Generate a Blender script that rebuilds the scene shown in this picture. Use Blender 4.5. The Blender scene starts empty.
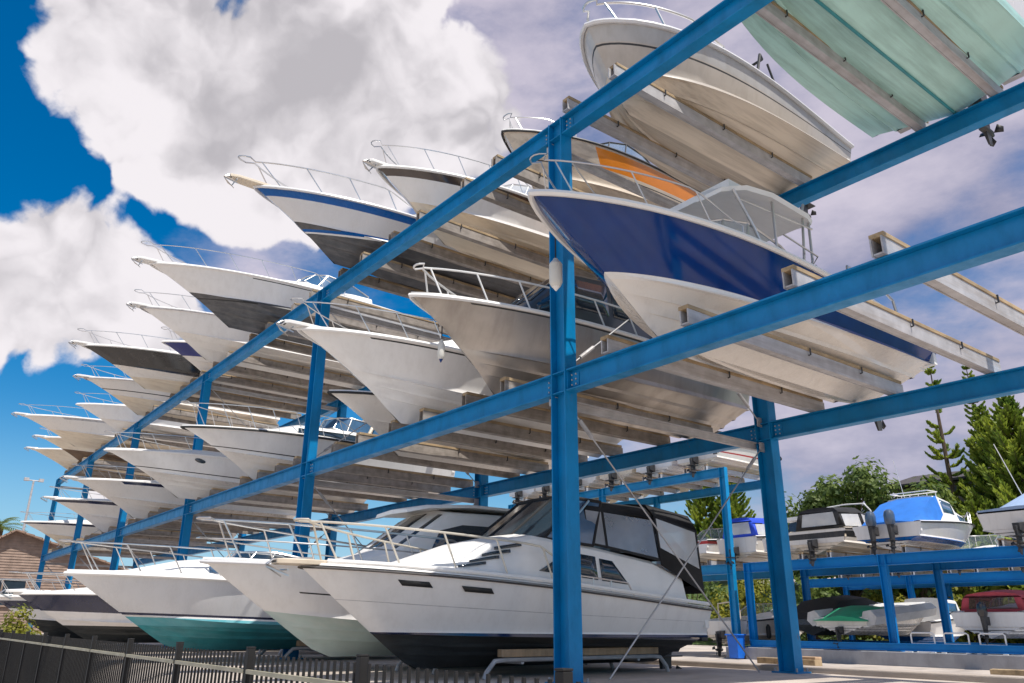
import bpy, bmesh, math, random
from mathutils import Vector, Matrix
R_ = math.radians
rnd = random.Random(7)
scn = bpy.context.scene
COL = scn.collection

# ------------------------------------------------------------------ materials
MATS = {}
def mat(name, col, rough=.5, metal=0., var=.12, vscale=3., dirt=None, dirt_amt=.35, dscale=(1.5, 6, 2), bump=0., bscale=30., coat=0., alpha=1., trans=0., spec=.5, rust=0.):
    """principled material with two noise layers: tonal variation and streaky dirt"""
    if name in MATS: return MATS[name]
    m = bpy.data.materials.new(name); m.use_nodes = True
    nt = m.node_tree; N = nt.nodes; Lk = nt.links
    b = N['Principled BSDF']
    b.inputs['Roughness'].default_value = rough
    b.inputs['Metallic'].default_value = metal
    b.inputs['Specular IOR Level'].default_value = spec
    b.inputs['Coat Weight'].default_value = coat
    b.inputs['Coat Roughness'].default_value = .12
    if trans: b.inputs['Transmission Weight'].default_value = trans
    if alpha < 1: b.inputs['Alpha'].default_value = alpha
    tc = N.new('ShaderNodeTexCoord')
    n1 = N.new('ShaderNodeTexNoise'); n1.inputs['Scale'].default_value = vscale; n1.inputs['Detail'].default_value = 5
    Lk.new(tc.outputs['Object'], n1.inputs['Vector'])
    mx = N.new('ShaderNodeMix'); mx.data_type = 'RGBA'
    c = Vector(col)
    mx.inputs['A'].default_value = (*(c*(1-var)), 1); mx.inputs['B'].default_value = (*[min(1, k) for k in c*(1+var)], 1)
    mr = N.new('ShaderNodeMapRange'); mr.inputs['From Min'].default_value = .3; mr.inputs['From Max'].default_value = .7
    Lk.new(n1.outputs['Fac'], mr.inputs['Value']); Lk.new(mr.outputs[0], mx.inputs['Factor'])
    out = mx.outputs['Result']
    if dirt is not None:
        mp = N.new('ShaderNodeMapping'); mp.inputs['Scale'].default_value = dscale
        Lk.new(tc.outputs['Object'], mp.inputs['Vector'])
        n2 = N.new('ShaderNodeTexNoise'); n2.inputs['Scale'].default_value = 1.3; n2.inputs['Detail'].default_value = 9; n2.inputs['Roughness'].default_value = .65
        Lk.new(mp.outputs[0], n2.inputs['Vector'])
        m2 = N.new('ShaderNodeMapRange'); m2.inputs['From Min'].default_value = .45; m2.inputs['From Max'].default_value = .8
        m2.inputs['To Max'].default_value = dirt_amt
        Lk.new(n2.outputs['Fac'], m2.inputs['Value'])
        mx2 = N.new('ShaderNodeMix'); mx2.data_type = 'RGBA'; mx2.inputs['B'].default_value = (*dirt, 1)
        Lk.new(out, mx2.inputs['A']); Lk.new(m2.outputs[0], mx2.inputs['Factor'])
        out = mx2.outputs['Result']
        ad = N.new('ShaderNodeMath'); ad.operation = 'MULTIPLY_ADD'; ad.inputs[1].default_value = .5; ad.inputs[2].default_value = rough
        Lk.new(m2.outputs[0], ad.inputs[0]); Lk.new(ad.outputs[0], b.inputs['Roughness'])
    if rust:   # small chips and rusty runs
        mp3 = N.new('ShaderNodeMapping'); mp3.inputs['Scale'].default_value = (6, 6, 2.2); Lk.new(tc.outputs['Object'], mp3.inputs['Vector'])
        n5 = N.new('ShaderNodeTexNoise'); n5.inputs['Scale'].default_value = 1.6; n5.inputs['Detail'].default_value = 10; n5.inputs['Roughness'].default_value = .7; Lk.new(mp3.outputs[0], n5.inputs['Vector'])
        m5 = N.new('ShaderNodeMapRange'); m5.inputs['From Min'].default_value = .655; m5.inputs['From Max'].default_value = .72; m5.inputs['To Max'].default_value = rust; Lk.new(n5.outputs['Fac'], m5.inputs['Value'])
        mx5 = N.new('ShaderNodeMix'); mx5.data_type = 'RGBA'; mx5.inputs['B'].default_value = (.13, .075, .05, 1); Lk.new(out, mx5.inputs['A']); Lk.new(m5.outputs[0], mx5.inputs['Factor']); out = mx5.outputs['Result']
    Lk.new(out, b.inputs['Base Color'])
    if bump:
        n3 = N.new('ShaderNodeTexNoise'); n3.inputs['Scale'].default_value = bscale; n3.inputs['Detail'].default_value = 4
        Lk.new(tc.outputs['Object'], n3.inputs['Vector'])
        bp = N.new('ShaderNodeBump'); bp.inputs['Strength'].default_value = bump; bp.inputs['Distance'].default_value = .02
        Lk.new(n3.outputs['Fac'], bp.inputs['Height']); Lk.new(bp.outputs[0], b.inputs['Normal'])
    MATS[name] = m
    return m

GR = (.22, .17, .12)
WHITE = mat('gelcoat white', (.80, .78, .76), .22, var=.02, vscale=1., dirt=GR, dirt_amt=.15, dscale=(5, 5, .7), coat=.4)
WHITE2 = mat('gelcoat warm white', (.78, .73, .67), .26, var=.03, vscale=1., dirt=GR, dirt_amt=.25, dscale=(6, 6, .8), coat=.3)
CREAM = mat('gelcoat cream', (.76, .65, .50), .3, var=.04, vscale=1.2, dirt=(.28, .19, .12), dirt_amt=.35, dscale=(.5, 7, 7), coat=.3)
CREAM2 = mat('stained bottom cream', (.70, .60, .48), .32, var=.05, vscale=1.2, dirt=(.17, .12, .08), dirt_amt=.6, dscale=(.35, 8, 8), coat=.3)
GREYW = mat('gelcoat pale grey', (.70, .69, .69), .25, var=.03, vscale=1., dirt=GR, dirt_amt=.18, dscale=(5, 5, .7), coat=.3)
TOPW   = mat('deck white', (.82, .80, .77), .4, var=.03, dirt=GR, dirt_amt=.12)
NAVY   = mat('gelcoat navy blue', (.0, .030, .165), .08, var=.10, spec=.35, coat=.25, dirt=(.0, .07, .22), dirt_amt=.2, dscale=(4, 4, .8))
NAVYD  = mat('gelcoat dark navy', (.006, .012, .05), .15, var=.15, coat=.6)
ROYAL = mat('stripe blue', (.0, .10, .36), .25, var=.08, spec=.3, coat=.1, dirt=(.05, .1, .2), dirt_amt=.3)
BLACKG = mat('gelcoat black', (.016, .015, .016), .14, var=.15, coat=.6, dirt=(.12, .1, .09), dirt_amt=.25)
BROWNB = mat('dark bronze band', (.05, .035, .03), .1, var=.15, coat=.9)
ORANGE = mat('gelcoat orange', (.80, .25, .015), .3, var=.06, coat=.4)
REDS   = mat('stripe red', (.45, .03, .03), .35, var=.08)
AFGREY = mat('antifouling grey', (.075, .075, .08), .5, var=.25, vscale=5, dirt=(.24, .22, .2), dirt_amt=.6, dscale=(.5, 7, 10), bump=.15, coat=.2)
AFBLK  = mat('antifouling black', (.018, .022, .024), .5, var=.25, vscale=5, dirt=(.09, .1, .1), dirt_amt=.35, dscale=(1, 4, 9), bump=.12)
AFTEAL = mat('antifouling teal', (.03, .24, .27), .5, var=.2, vscale=4, dirt=(.16, .34, .36), dirt_amt=.5, dscale=(.5, 6, 8), bump=.12)
AFMINT = mat('antifouling mint', (.46, .74, .68), .4, var=.06, vscale=2.5, dirt=(.07, .15, .12), dirt_amt=.6, dscale=(.35, 5, 5), bump=.06, coat=.2)
AFPALE = mat('antifouling pale green', (.44, .55, .53), .5, var=.1, dirt=(.62, .64, .62), dirt_amt=.6, dscale=(.4, 6, 6))
AFBRWN = mat('antifouling brown', (.16, .10, .06), .6, var=.2, dirt=(.05, .04, .03), dirt_amt=.5)
ALU    = mat('brushed aluminium hull', (.46, .42, .38), .40, metal=.75, var=.14, vscale=1.6, dirt=(.20, .15, .12), dirt_amt=.5, dscale=(2.2, 1, .3))
STEEL  = mat('stainless steel', (.58, .57, .56), .28, metal=.9, var=.1)
RUBB   = mat('black rubber', (.02, .02, .02), .6, var=.2)
GLASS  = mat('tinted glass', (.02, .035, .05), .05, var=.1, coat=.8)
GLASSB = mat('blue tinted glass', (.05, .12, .22), .06, var=.15, coat=.8)
CLEAR = mat('clear vinyl', (.80, .80, .80), .10, var=.06, alpha=.5, coat=.6)
SCREEN = mat('clear screen', (.30, .38, .42), .06, var=.1, alpha=.35, coat=.8)
CVBLK  = mat('black canvas', (.018, .018, .02), .85, var=.2, bump=.3, bscale=12)
CVBLUE = mat('blue canvas', (.02, .17, .58), .75, var=.12, bump=.4, bscale=5)
CVPALE = mat('pale blue canvas', (.28, .38, .55), .8, var=.1, bump=.3, bscale=5)
CVRED  = mat('faded red canvas', (.55, .08, .10), .8, var=.15, bump=.3, bscale=6)
CVGRN  = mat('green tarpaulin', (.01, .30, .15), .6, var=.15, bump=.5, bscale=5)
HYP    = mat('grey inflatable fabric', (.50, .50, .50), .6, var=.06, dirt=(.25, .23, .2), dirt_amt=.4)
MOTOR  = mat('outboard black', (.015, .016, .02), .25, var=.2, coat=.5)
MOTORB = mat('outboard blue grey', (.05, .08, .13), .3, var=.15, coat=.5)
DRIVE  = mat('drive leg dark', (.03, .03, .033), .45, var=.3, dirt=(.14, .13, .12), dirt_amt=.4)
REDL   = mat('red plastic', (.55, .02, .03), .35, var=.1)
TAN    = mat('weathered tan wood', (.45, .30, .18), .7, var=.2, dirt=(.15, .1, .07), dirt_amt=.5, dscale=(2, 14, 4))
BLUEP  = mat('blue rack paint', (.0, .205, .47), .38, var=.14, vscale=1.3, spec=.35, coat=.05, dirt=(.0, .09, .18), dirt_amt=.6, dscale=(3, 3, 1.2), rust=.55)
BLUEP2 = mat('bright blue rack paint', (.0, .20, .56), .4, var=.12, vscale=1.3, spec=.3, dirt=(.0, .10, .22), dirt_amt=.45, dscale=(2, 2, 2), rust=.5)
GALV = mat('galvanised steel', (.47, .46, .47), .5, metal=.15, var=.14, vscale=6, dirt=(.17, .12, .08), dirt_amt=.6, dscale=(7, .5, 7))
TIMBER = mat('bearer timber', (.40, .29, .17), .8, var=.25, vscale=3, dirt=(.07, .05, .035), dirt_amt=.7, dscale=(9, .8, 9))
DARKST  = mat('dark brown bearer steel', (.31, .275, .245), .6, metal=.1, var=.25, vscale=6, dirt=(.09, .065, .05), dirt_amt=.65, dscale=(7, .5, 7))  # darker, browner bearer steel for the bays left of the nearest post
CABLE  = mat('steel cable', (.45, .45, .46), .4, metal=.7, var=.15)
CONC   = mat('concrete kerb', (.42, .36, .31), .85, var=.12, vscale=2, dirt=(.16, .13, .11), dirt_amt=.45, dscale=(1, 1, 3), bump=.3, bscale=40)
CONCG  = mat('grey concrete wall', (.34, .34, .36), .85, var=.12, vscale=2, dirt=(.13, .12, .12), dirt_amt=.5, dscale=(1.5, 1, .6), bump=.3, bscale=40)
FENCE = mat('black fence paint', (.014, .013, .013), .6, var=.25, spec=.3, dirt=(.06, .055, .05), dirt_amt=.3, dscale=(6, 6, 1))
FRAIL  = mat('sunlit fence rail', (.42, .38, .28), .5, var=.2, dirt=(.25, .25, .12), dirt_amt=.5)  # pale yellowish base colour stands in for sun on the rail
BARK   = mat('bark', (.11, .075, .05), .9, var=.3, vscale=8, bump=.6)

def leafmat(name, c1, c2, sc=.6):
    m = bpy.data.materials.new(name); m.use_nodes = True
    nt = m.node_tree; N = nt.nodes; b = N['Principled BSDF']; b.inputs['Roughness'].default_value = .6
    tc = N.new('ShaderNodeTexCoord'); n = N.new('ShaderNodeTexNoise'); n.inputs['Scale'].default_value = sc; n.inputs['Detail'].default_value = 6
    nt.links.new(tc.outputs['Object'], n.inputs['Vector'])
    r = N.new('ShaderNodeValToRGB'); r.color_ramp.elements[0].position = .35; r.color_ramp.elements[1].position = .68
    r.color_ramp.elements[0].color = (*c1, 1); r.color_ramp.elements[1].color = (*c2, 1)
    nt.links.new(n.outputs['Fac'], r.inputs[0]); nt.links.new(r.outputs[0], b.inputs['Base Color'])
    b.inputs['Subsurface Weight'].default_value = 0
    tr = N.new('ShaderNodeBsdfTranslucent'); nt.links.new(r.outputs[0], tr.inputs['Color'])
    ms = N.new('ShaderNodeMixShader'); ms.inputs[0].default_value = .45
    nt.links.new(b.outputs[0], ms.inputs[1]); nt.links.new(tr.outputs[0], ms.inputs[2])
    nt.links.new(ms.outputs[0], N['Material Output'].inputs['Surface'])
    return m
LEAF_PINE = leafmat('pine foliage', (.12, .21, .025), (.42, .47, .06))
LEAF_BUSH = leafmat('bush foliage', (.055, .11, .02), (.24, .30, .07), 1.2)
LEAF_YEL  = leafmat('yellow green foliage', (.12, .16, .02), (.40, .36, .04), 1.0)
LEAF_PALM = leafmat('palm foliage', (.08, .13, .02), (.26, .30, .05), 1.0)

# ------------------------------------------------------------------ mesh helpers
class MB:
    def __init__(s): s.v = []; s.f = []; s.m = []; s.mats = []
    def mi(s, m):
        if m not in s.mats: s.mats.append(m)
        return s.mats.index(m)
    def add(s, vs, fs, m):
        o = len(s.v); k = s.mi(m)
        s.v += [tuple(p) for p in vs]
        for f in fs: s.f.append(tuple(o+i for i in f)); s.m.append(k)
    def box(s, c, d, m, rot=None, taper=1.):
        vs = []
        for z in (-1, 1):
            t = taper if z > 0 else 1.
            for x, y in ((-1, -1), (1, -1), (1, 1), (-1, 1)):
                p = Vector((x*d[0]/2*t, y*d[1]/2*t, z*d[2]/2))
                if rot: p = rot @ p
                vs.append(p+Vector(c))
        s.add(vs, [(3, 2, 1, 0), (4, 5, 6, 7), (0, 1, 5, 4), (1, 2, 6, 5), (2, 3, 7, 6), (3, 0, 4, 7)], m)
    def tube(s, pts, r, m, n=7, closed=False, radii=None):
        pts = [Vector(p) for p in pts]
        k = len(pts); rings = []; up = None
        for i, p in enumerate(pts):
            if closed: t = pts[(i+1) % k]-pts[i-1]
            else: t = pts[min(i+1, k-1)]-pts[max(i-1, 0)]
            if t.length < 1e-9: t = Vector((0, 0, 1))
            t.normalize()
            if up is None: up = t.orthogonal()
            up = up-t*up.dot(t)
            if up.length < 1e-6: up = t.orthogonal()
            up.normalize(); w = t.cross(up)
            rr = radii[i] if radii else r
            rings.append([p+(up*math.cos(2*math.pi*a/n)+w*math.sin(2*math.pi*a/n))*rr for a in range(n)])
        vs = [q for g in rings for q in g]; fs = []
        for i in range(k if closed else k-1):
            j = (i+1) % k
            for a in range(n):
                b = (a+1) % n; fs.append((i*n+a, i*n+b, j*n+b, j*n+a))
        if not closed: fs += [tuple(range(n))[::-1], tuple(range((k-1)*n, k*n))]
        s.add(vs, fs, m)
    def loft(s, secs, m, cap=True, closed=True):
        n = len(secs[0]); vs = [q for g in secs for q in g]; fs = []
        for i in range(len(secs)-1):
            for a in range(n if closed else n-1):
                b = (a+1) % n; fs.append((i*n+a, i*n+b, (i+1)*n+b, (i+1)*n+a))
        if cap and closed: fs += [tuple(range(n))[::-1], tuple(range((len(secs)-1)*n, len(secs)*n))]
        s.add(vs, fs, m)
    def ell(s, c, r, m, nu=10, nv=7):
        vs = []; fs = []
        for j in range(nv+1):
            th = math.pi*j/nv
            for i in range(nu):
                ph = 2*math.pi*i/nu
                vs.append((c[0]+r[0]*math.sin(th)*math.cos(ph), c[1]+r[1]*math.sin(th)*math.sin(ph), c[2]+r[2]*math.cos(th)))
        for j in range(nv):
            for i in range(nu):
                k = (i+1) % nu; fs.append((j*nu+i, (j+1)*nu+i, (j+1)*nu+k, j*nu+k))
        s.add(vs, fs, m)
    def quad(s, a, b, c, d, m): s.add([a, b, c, d], [(0, 1, 2, 3)], m)
    def build(s, name, parent=None, smooth=35, solid=0, bevel=0):
        me = bpy.data.meshes.new(name); me.from_pydata(s.v, [], s.f)
        for m in s.mats: me.materials.append(m)
        me.polygons.foreach_set('material_index', s.m)
        bm = bmesh.new(); bm.from_mesh(me); bmesh.ops.remove_doubles(bm, verts=bm.verts, dist=1e-5)
        bmesh.ops.recalc_face_normals(bm, faces=bm.faces); bm.to_mesh(me); bm.free()
        if smooth:
            me.polygons.foreach_set('use_smooth', [True]*len(me.polygons)); me.set_sharp_from_angle(angle=R_(smooth))
        o = bpy.data.objects.new(name, me); COL.objects.link(o)
        if parent: o.parent = parent
        if solid:
            md = o.modifiers.new('thickness', 'SOLIDIFY'); md.thickness = solid
        if bevel:
            md = o.modifiers.new('bevel', 'BEVEL'); md.width = bevel; md.segments = 2; md.limit_method = 'ANGLE'
        return o

    def split(s, name, parent=None, **k):
        """one object for each piece that does not touch the others"""
        key = {}; par = {}
        def find(a):
            while par[a] != a: a = par[a]
            return a
        ids = []
        for v in s.v:
            q = tuple(round(c, 4) for c in v); key.setdefault(q, len(key)); ids.append(key[q]); par.setdefault(key[q], key[q])
        for f in s.f:
            a = find(ids[f[0]])
            for i in f[1:]: par[find(ids[i])] = a
        groups = {}
        for f, m in zip(s.f, s.m): groups.setdefault(find(ids[f[0]]), []).append((f, m))
        out = []
        for g in groups.values():
            mb = MB()
            for f, m in g: mb.add([s.v[i] for i in f], [tuple(range(len(f)))], s.mats[m])
            out.append(mb.build(name, parent, **k))
        return out

def empty(name, loc, rz=0., label=None, cat=None, group=None):
    o = bpy.data.objects.new(name, None); COL.objects.link(o); o.location = loc; o.rotation_euler = (0, 0, rz); o.empty_display_size = .2
    tag(o, label, cat, group); return o
def tag(o, label=None, cat=None, group=None, kind=None):
    if label: o['label'] = label
    if cat: o['category'] = cat
    if group: o['group'] = group
    if kind: o['kind'] = kind
    return o
def lerp(a, b, t): return a+(b-a)*t
def sstep(a, b, x):
    t = max(0, min(1, (x-a)/(b-a))); return t*t*(3-2*t)

# ------------------------------------------------------------------ boats (local: +x = bow, keel at z 0, +y = side that faces +X of the yard when bow points to -Y)
class Boat:
    def __init__(s, root, **k):
        s.root = root
        d = dict(L=7., B=2.5, Zb=1.2, Zs=.8, R=2.3, tc=.52, dr=20., cb=.88, pc=3.0, ps=3.3, qq=.84, ks=1.5, hump=.09, kb=3.4, flare=1.15,
                 top=WHITE, bot=WHITE, bands=[], wl=[], rub=RUBB, rubr=.028, deck=TOPW, cockpit=.42, crown=.16, keelp=1.5)
        d.update(k); s.__dict__.update(d)
    def hp(s, u, v):
        hc = s.B/2*s.cb; zc0 = hc*math.tan(R_(s.dr))
        if v <= 1:
            t = s.tc*v; yst = hc*v; zst = zc0*v; p = s.pc; kf = s.kb
        else:
            w = v-1; t = s.tc+(1-s.tc)*w
            wf = lerp(w, w**s.flare, u)
            yst = lerp(hc, s.B/2, wf); zst = lerp(zc0, s.Zs, w); p = lerp(s.pc, s.ps, wf); kf = lerp(s.kb, s.ks, w)
        xe = s.L-s.R*(1-t); ze = s.Zb*t**s.keelp*1.07*t/(t+.07)
        return Vector((u*xe, yst*(1-u**p)**s.qq, lerp(zst, ze, u**kf)+max(0, v-1)*s.hump*4*u*(1-u)))
    def sheer(s, u, inset=0., dz=0.):
        p = s.hp(u, 2); y = max(0, p.y-inset); return Vector((p.x - (inset*.9*u**6), y, p.z+dz))
    def build_hull(s):
        us = [i/14*.6 for i in range(15)]+[.6+.4*(1-(1-i/14)**1.5) for i in range(1, 15)]
        rows = [(0, 0, 0), (.24, 0, 0), (.45, 0, 0), (.475, .016, -.030), (.52, .004, 0), (.70, 0, 0), (.72, .014, -.026), (.76, .004, 0), (.97, .0, 0), (1., .045, -.018), (1.035, .02, .012)]
        ws = sorted(set([.1, .25, .4, .55, .7, .85, 1.]+[b[0] for b in s.bands]+[b[1] for b in s.bands]))
        rows += [(1+w, 0, 0) for w in ws if w > .035]
        def rowmat(v0, v1):
            if v1 <= 1.0001: return s.bot
            w = (v0+v1)/2-1
            for b in s.bands:
                if b[0] <= w <= b[1] and len(b) == 3: return b[2]
            return s.top
        mb = MB()
        def rp(u, r):
            p = s.hp(u, r[0]); e = (1-u**8)
            return Vector((p.x, p.y+r[1]*e, p.z+r[2]*e))
        for i in range(len(rows)-1):
            m = rowmat(rows[i][0], rows[i+1][0])
            for sd in (1, -1):
                for j in range(len(us)-1):
                    mm = m
                    w = (rows[i][0]+rows[i+1][0])/2-1
                    for b in s.bands:
                        if len(b) == 5 and b[0] <= w <= b[1] and b[3] <= us[j] < b[4]: mm = b[2]
                    q = [rp(us[j], rows[i]), rp(us[j+1], rows[i]), rp(us[j+1], rows[i+1]), rp(us[j], rows[i+1])]
                    q = [Vector((a.x, a.y*sd, a.z)) for a in q]
                    mb.quad(*q, mm)
            a, b = rp(0, rows[i]), rp(0, rows[i+1])
            mb.quad((a.x, a.y, a.z), (a.x, -a.y, a.z), (b.x, -b.y, b.z), (b.x, b.y, b.z), m)
        me = bpy.data.meshes.new('hull'); me.from_pydata(mb.v, [], mb.f)
        idx = {}
        for m in mb.mats+[w[2] for w in s.wl]:
            if m not in idx: idx[m] = len(idx); me.materials.append(m)
        me.polygons.foreach_set('material_index', [idx[mb.mats[k]] for k in mb.m])
        bm = bmesh.new(); bm.from_mesh(me)
        bmesh.ops.remove_doubles(bm, verts=bm.verts, dist=1e-4)
        bmesh.ops.dissolve_degenerate(bm, dist=1e-5, edges=bm.edges)
        for za, zb, m in s.wl:
            no = Vector((-(zb-za), 0, s.L)).normalized()
            bmesh.ops.bisect_plane(bm, geom=bm.verts[:]+bm.edges[:]+bm.faces[:], dist=1e-5, plane_co=(0, 0, za), plane_no=no)
            for f in bm.faces:
                if (f.calc_center_median()-Vector((0, 0, za))).dot(no) < 0: f.material_index = idx[m]
        bmesh.ops.recalc_face_normals(bm, faces=bm.faces)
        bm.to_mesh(me); bm.free()
        me.polygons.foreach_set('use_smooth', [True]*len(me.polygons)); me.set_sharp_from_angle(angle=R_(28))
        o = bpy.data.objects.new('hull', me); COL.objects.link(o); o.parent = s.root
        s.hull = o
        # rub rail
        r = MB(); pts = [s.sheer(u, -.012, -.02) for u in [i/22 for i in range(22)]+[.975, .99]]
        nose = s.hp(1, 2); path = pts+[Vector((nose.x+.015, 0, nose.z-.02))]+[Vector((p.x, -p.y, p.z)) for p in reversed(pts)]
        r.tube(path, s.rubr, s.rub, n=6)
        r.build('rub_rail', s.root)
        # deck
        d = MB(); uu = [i/40 for i in range(41)]; fr = [1, .94, .8, .79, .55, .28, 0]
        def dk(u, k):
            p = s.sheer(u); f = fr[k]; z = p.z+.012
            x = p.x
            bump = sstep(s.cockpit, s.cockpit+.12, u)*(1-sstep(.62, .97, u))
            if k >= 2: z += s.crown*bump*(1-(f/.95)**2)+.02
            elif k == 1: z += .03
            if k >= 3 and u < s.cockpit-.001: z = p.z-.32
            return Vector((x, p.y*f, z))
        for sd in (1, -1):
            for j in range(40):
                for k in range(6):
                    q = [dk(uu[j], k), dk(uu[j+1], k), dk(uu[j+1], k+1), dk(uu[j], k+1)]
                    d.quad(*[Vector((a.x, a.y*sd, a.z)) for a in q], s.deck)
        # cockpit end walls
        p = s.sheer(0)
        d.box((.065, 0, p.z-.13), (.09, p.y*1.9, .30), s.deck)
        d.build('deck', s.root, smooth=30)
        return s
    # --- fittings
    def bow_rail(s, u0=.5, h=.42, ext=.25, loop=.0, mid=False, r=.0115, n=5, m=None, drop=True):
        m = m or STEEL; mb = MB()
        us = [lerp(u0, .985, i/16) for i in range(17)]
        def top(u, hh):
            a = sstep(u0, u0+.12, u) if drop else 1
            p = s.sheer(u, .07); return p+Vector((ext*.55*sstep(.6, 1, u), 0, .04+hh*(.35+.65*a)*(1+.12*u)))
        L = [top(u, h) for u in us]; nose = s.hp(1, 2)
        tip = Vector((nose.x+ext, 0, L[-1].z+.01)); wid = max(.16, s.sheer(.97, .07).y)
        arc = [Vector((lerp(L[-1].x, tip.x, math.sin(a)), wid*math.cos(a)*.9, tip.z)) for a in (R_(25), R_(55), R_(80))]
        half = [s.sheer(u0, .07, .03)] + L+arc
        path = half+[Vector((p.x, -p.y, p.z)) for p in reversed(half)]
        mb.tube(path, r, m)
        if mid:
            M = [top(u, h*.5) for u in us]; half = M+[Vector((lerp(L[-1].x, tip.x, .8), wid*.5, M[-1].z))]
            mb.tube(half+[Vector((p.x, -p.y, p.z)) for p in reversed(half)], r*.7, m)
        for k in range(n):
            u = lerp(u0+.1, .97, k/(n-1)); t = top(u, h); b = s.sheer(u-.03, .07, .02)
            for sd in (1, -1): mb.tube([(b.x, b.y*sd, b.z), (t.x, t.y*sd, t.z)], r*.85, m)
        mb.build('bow_rail', s.root); return s
    def side_rail(s, u0, u1, h=.25, r=.012):
        mb = MB(); us = [lerp(u0, u1, i/8) for i in range(9)]
        for sd in (1, -1):
            pts = [s.sheer(u0-.02, .06, .02)]+[s.sheer(u, .06, h) for u in us]+[s.sheer(u1+.02, .06, .02)]
            mb.tube([(p.x, p.y*sd, p.z) for p in pts], r, STEEL)
            for u in (us[3], us[6]):
                a = s.sheer(u, .06, .02); b = s.sheer(u, .06, h); mb.tube([(a.x, a.y*sd, a.z), (b.x, b.y*sd, b.z)], r*.9, STEEL)
        mb.split('side_rail', s.root); return s
    def pulpit(s, ext=.45, w=.34, m=None, anchor=True):
        m = m or TOPW; p = s.hp(1, 2); mb = MB()
        z = p.z+.035; secs = []
        for x, ww in ((p.x-.7, w*.9), (p.x-.1, w), (p.x+ext*.7, w*.85), (p.x+ext, w*.5)):
            secs.append([(x, -ww/2, z-.03), (x, ww/2, z-.03), (x, ww/2, z+.035), (x, -ww/2, z+.035)])
        mb.loft(secs, m); o = mb.build('pulpit', s.root, bevel=.01)
        if anchor:
            a = MB(); x = p.x+ext
            a.tube([(x-.5, 0, z+.06), (x+.02, 0, z+.02), (x+.10, 0, z-.05)], .017, STEEL)
            a.tube([(x-.03, -.07, z+.0), (x-.03, .07, z+.0)], .035, RUBB)
            for sd in (1, -1):
                a.add([(x+.10, 0, z-.05), (x-.16, .12*sd, z-.16), (x-.02, .13*sd, z-.10), (x+.11, .02*sd, z-.03)], [(0, 1, 2, 3)], STEEL)
                a.add([(x+.10, 0, z-.07), (x-.16, .12*sd, z-.18), (x-.16, .12*sd, z-.16), (x+.10, 0, z-.05)], [(0, 1, 2, 3)], STEEL)
            a.tube([(x-.12, -.17, z-.10), (x-.12, .17, z-.10)], .013, STEEL)
            a.build('anchor', o, smooth=20)
        return s
    def windshield(s, xf, xa, w, h=.5, rake=.5, frame=None, glass=None, z=None, top=True, zpad=0.):
        """wrap-round screen: base line at deck, top line raked aft"""
        frame = frame or STEEL; glass = glass or SCREEN
        def zd(x):
            if z is not None: return z
            u = min(1, x/s.L); return s.sheer(u).z+.04+zpad
        base = [(xf, 0), (xf-.05, w*.35), (xf-.2, w*.72), (xf-.5, w*.95), (lerp(xf-.5, xa, .5), w), (xa, w)]
        hs = [h, h, h, h, h*.85, h*.45]
        B = [Vector((x, y, zd(x)+(s.crown*.6 if y < w*.8 else 0))) for x, y in base]
        T = [Vector((x-rake*k/h*h, y*.86, zd(x)+k)) for (x, y), k in zip(base, hs)]
        full = lambda P: [Vector((p.x, -p.y, p.z)) for p in reversed(P[1:])]+P
        FB, FT = full(B), full(T)
        f = MB(); f.tube(FT, .02, frame, n=6); f.tube(FB, .016, frame, n=6)
        for i in range(0, len(FB), 1):
            if i in (0, 2, 3, 5, 7, 8, 10): f.tube([FB[i], FT[i]], .015, frame, n=6)
        o = f.build('windshield', s.root)
        g = MB()
        for i in range(len(FB)-1): g.quad(FB[i], FB[i+1], FT[i+1], FT[i], glass)
        g.build('glass_pane', o, smooth=60)
        s.wsT = T
        return s
    def cabin(s, secs, body, wins=(), front=None, roof=None, over=.0, name='cabin', glass=None, crown=.05):
        """secs: (x, half width base, half width top, z base, z top); wins: (x0,x1,h0,h1[,skew])"""
        glass = glass or GLASS
        P = []
        for x, wb, wt, z0, z1 in secs:
            c = min(.05, (z1-z0)*.2); s_ = []
            half = [(wb, z0), (wt, z1-c), (wt-c, z1), (wt*.5, z1+crown*.8), (0, z1+crown)]
            s_ = [Vector((x, -y, z)) for y, z in half]+[Vector((x, y, z)) for y, z in reversed(half[:-1])]
            P.append(s_)
        mb = MB(); mb.loft(P, body)
        o = mb.build(name, s.root, smooth=32)
        def at(x, h, off=.008):
            for a, b in zip(secs[:-1], secs[1:]):
                lo, hi = min(a[0], b[0]), max(a[0], b[0])
                if lo-1e-6 <= x <= hi+1e-6:
                    t = (x-a[0])/(b[0]-a[0]); q = [lerp(a[i], b[i], t) for i in range(5)]
                    return Vector((x, lerp(q[1], q[2], h)+off, lerp(q[3], q[4], h)))
        for wn in wins:
            x0, x1, h0, h1 = wn[:4]; sk = wn[4] if len(wn) > 4 else 0; sk2 = wn[5] if len(wn) > 5 else sk
            g = MB()
            for sd in (1, -1):
                n = 6; lo = []; hi = []
                xs_all = sorted([q[0] for q in secs])
                for i in range(n+1):
                    xa = lerp(x0, x1, i/n); xb = lerp(x0+sk, x1+sk2, i/n)
                    xa = max(xs_all[0], min(xs_all[-1], xa)); xb = max(xs_all[0], min(xs_all[-1], xb))
                    lo.append(at(xa, h0)); hi.append(at(xb, h1))
                for i in range(n):
                    q = [lo[i], lo[i+1], hi[i+1], hi[i]]; g.quad(*[Vector((a.x, a.y*sd, a.z)) for a in q], glass)
            g.split('window', o, solid=.012)
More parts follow.
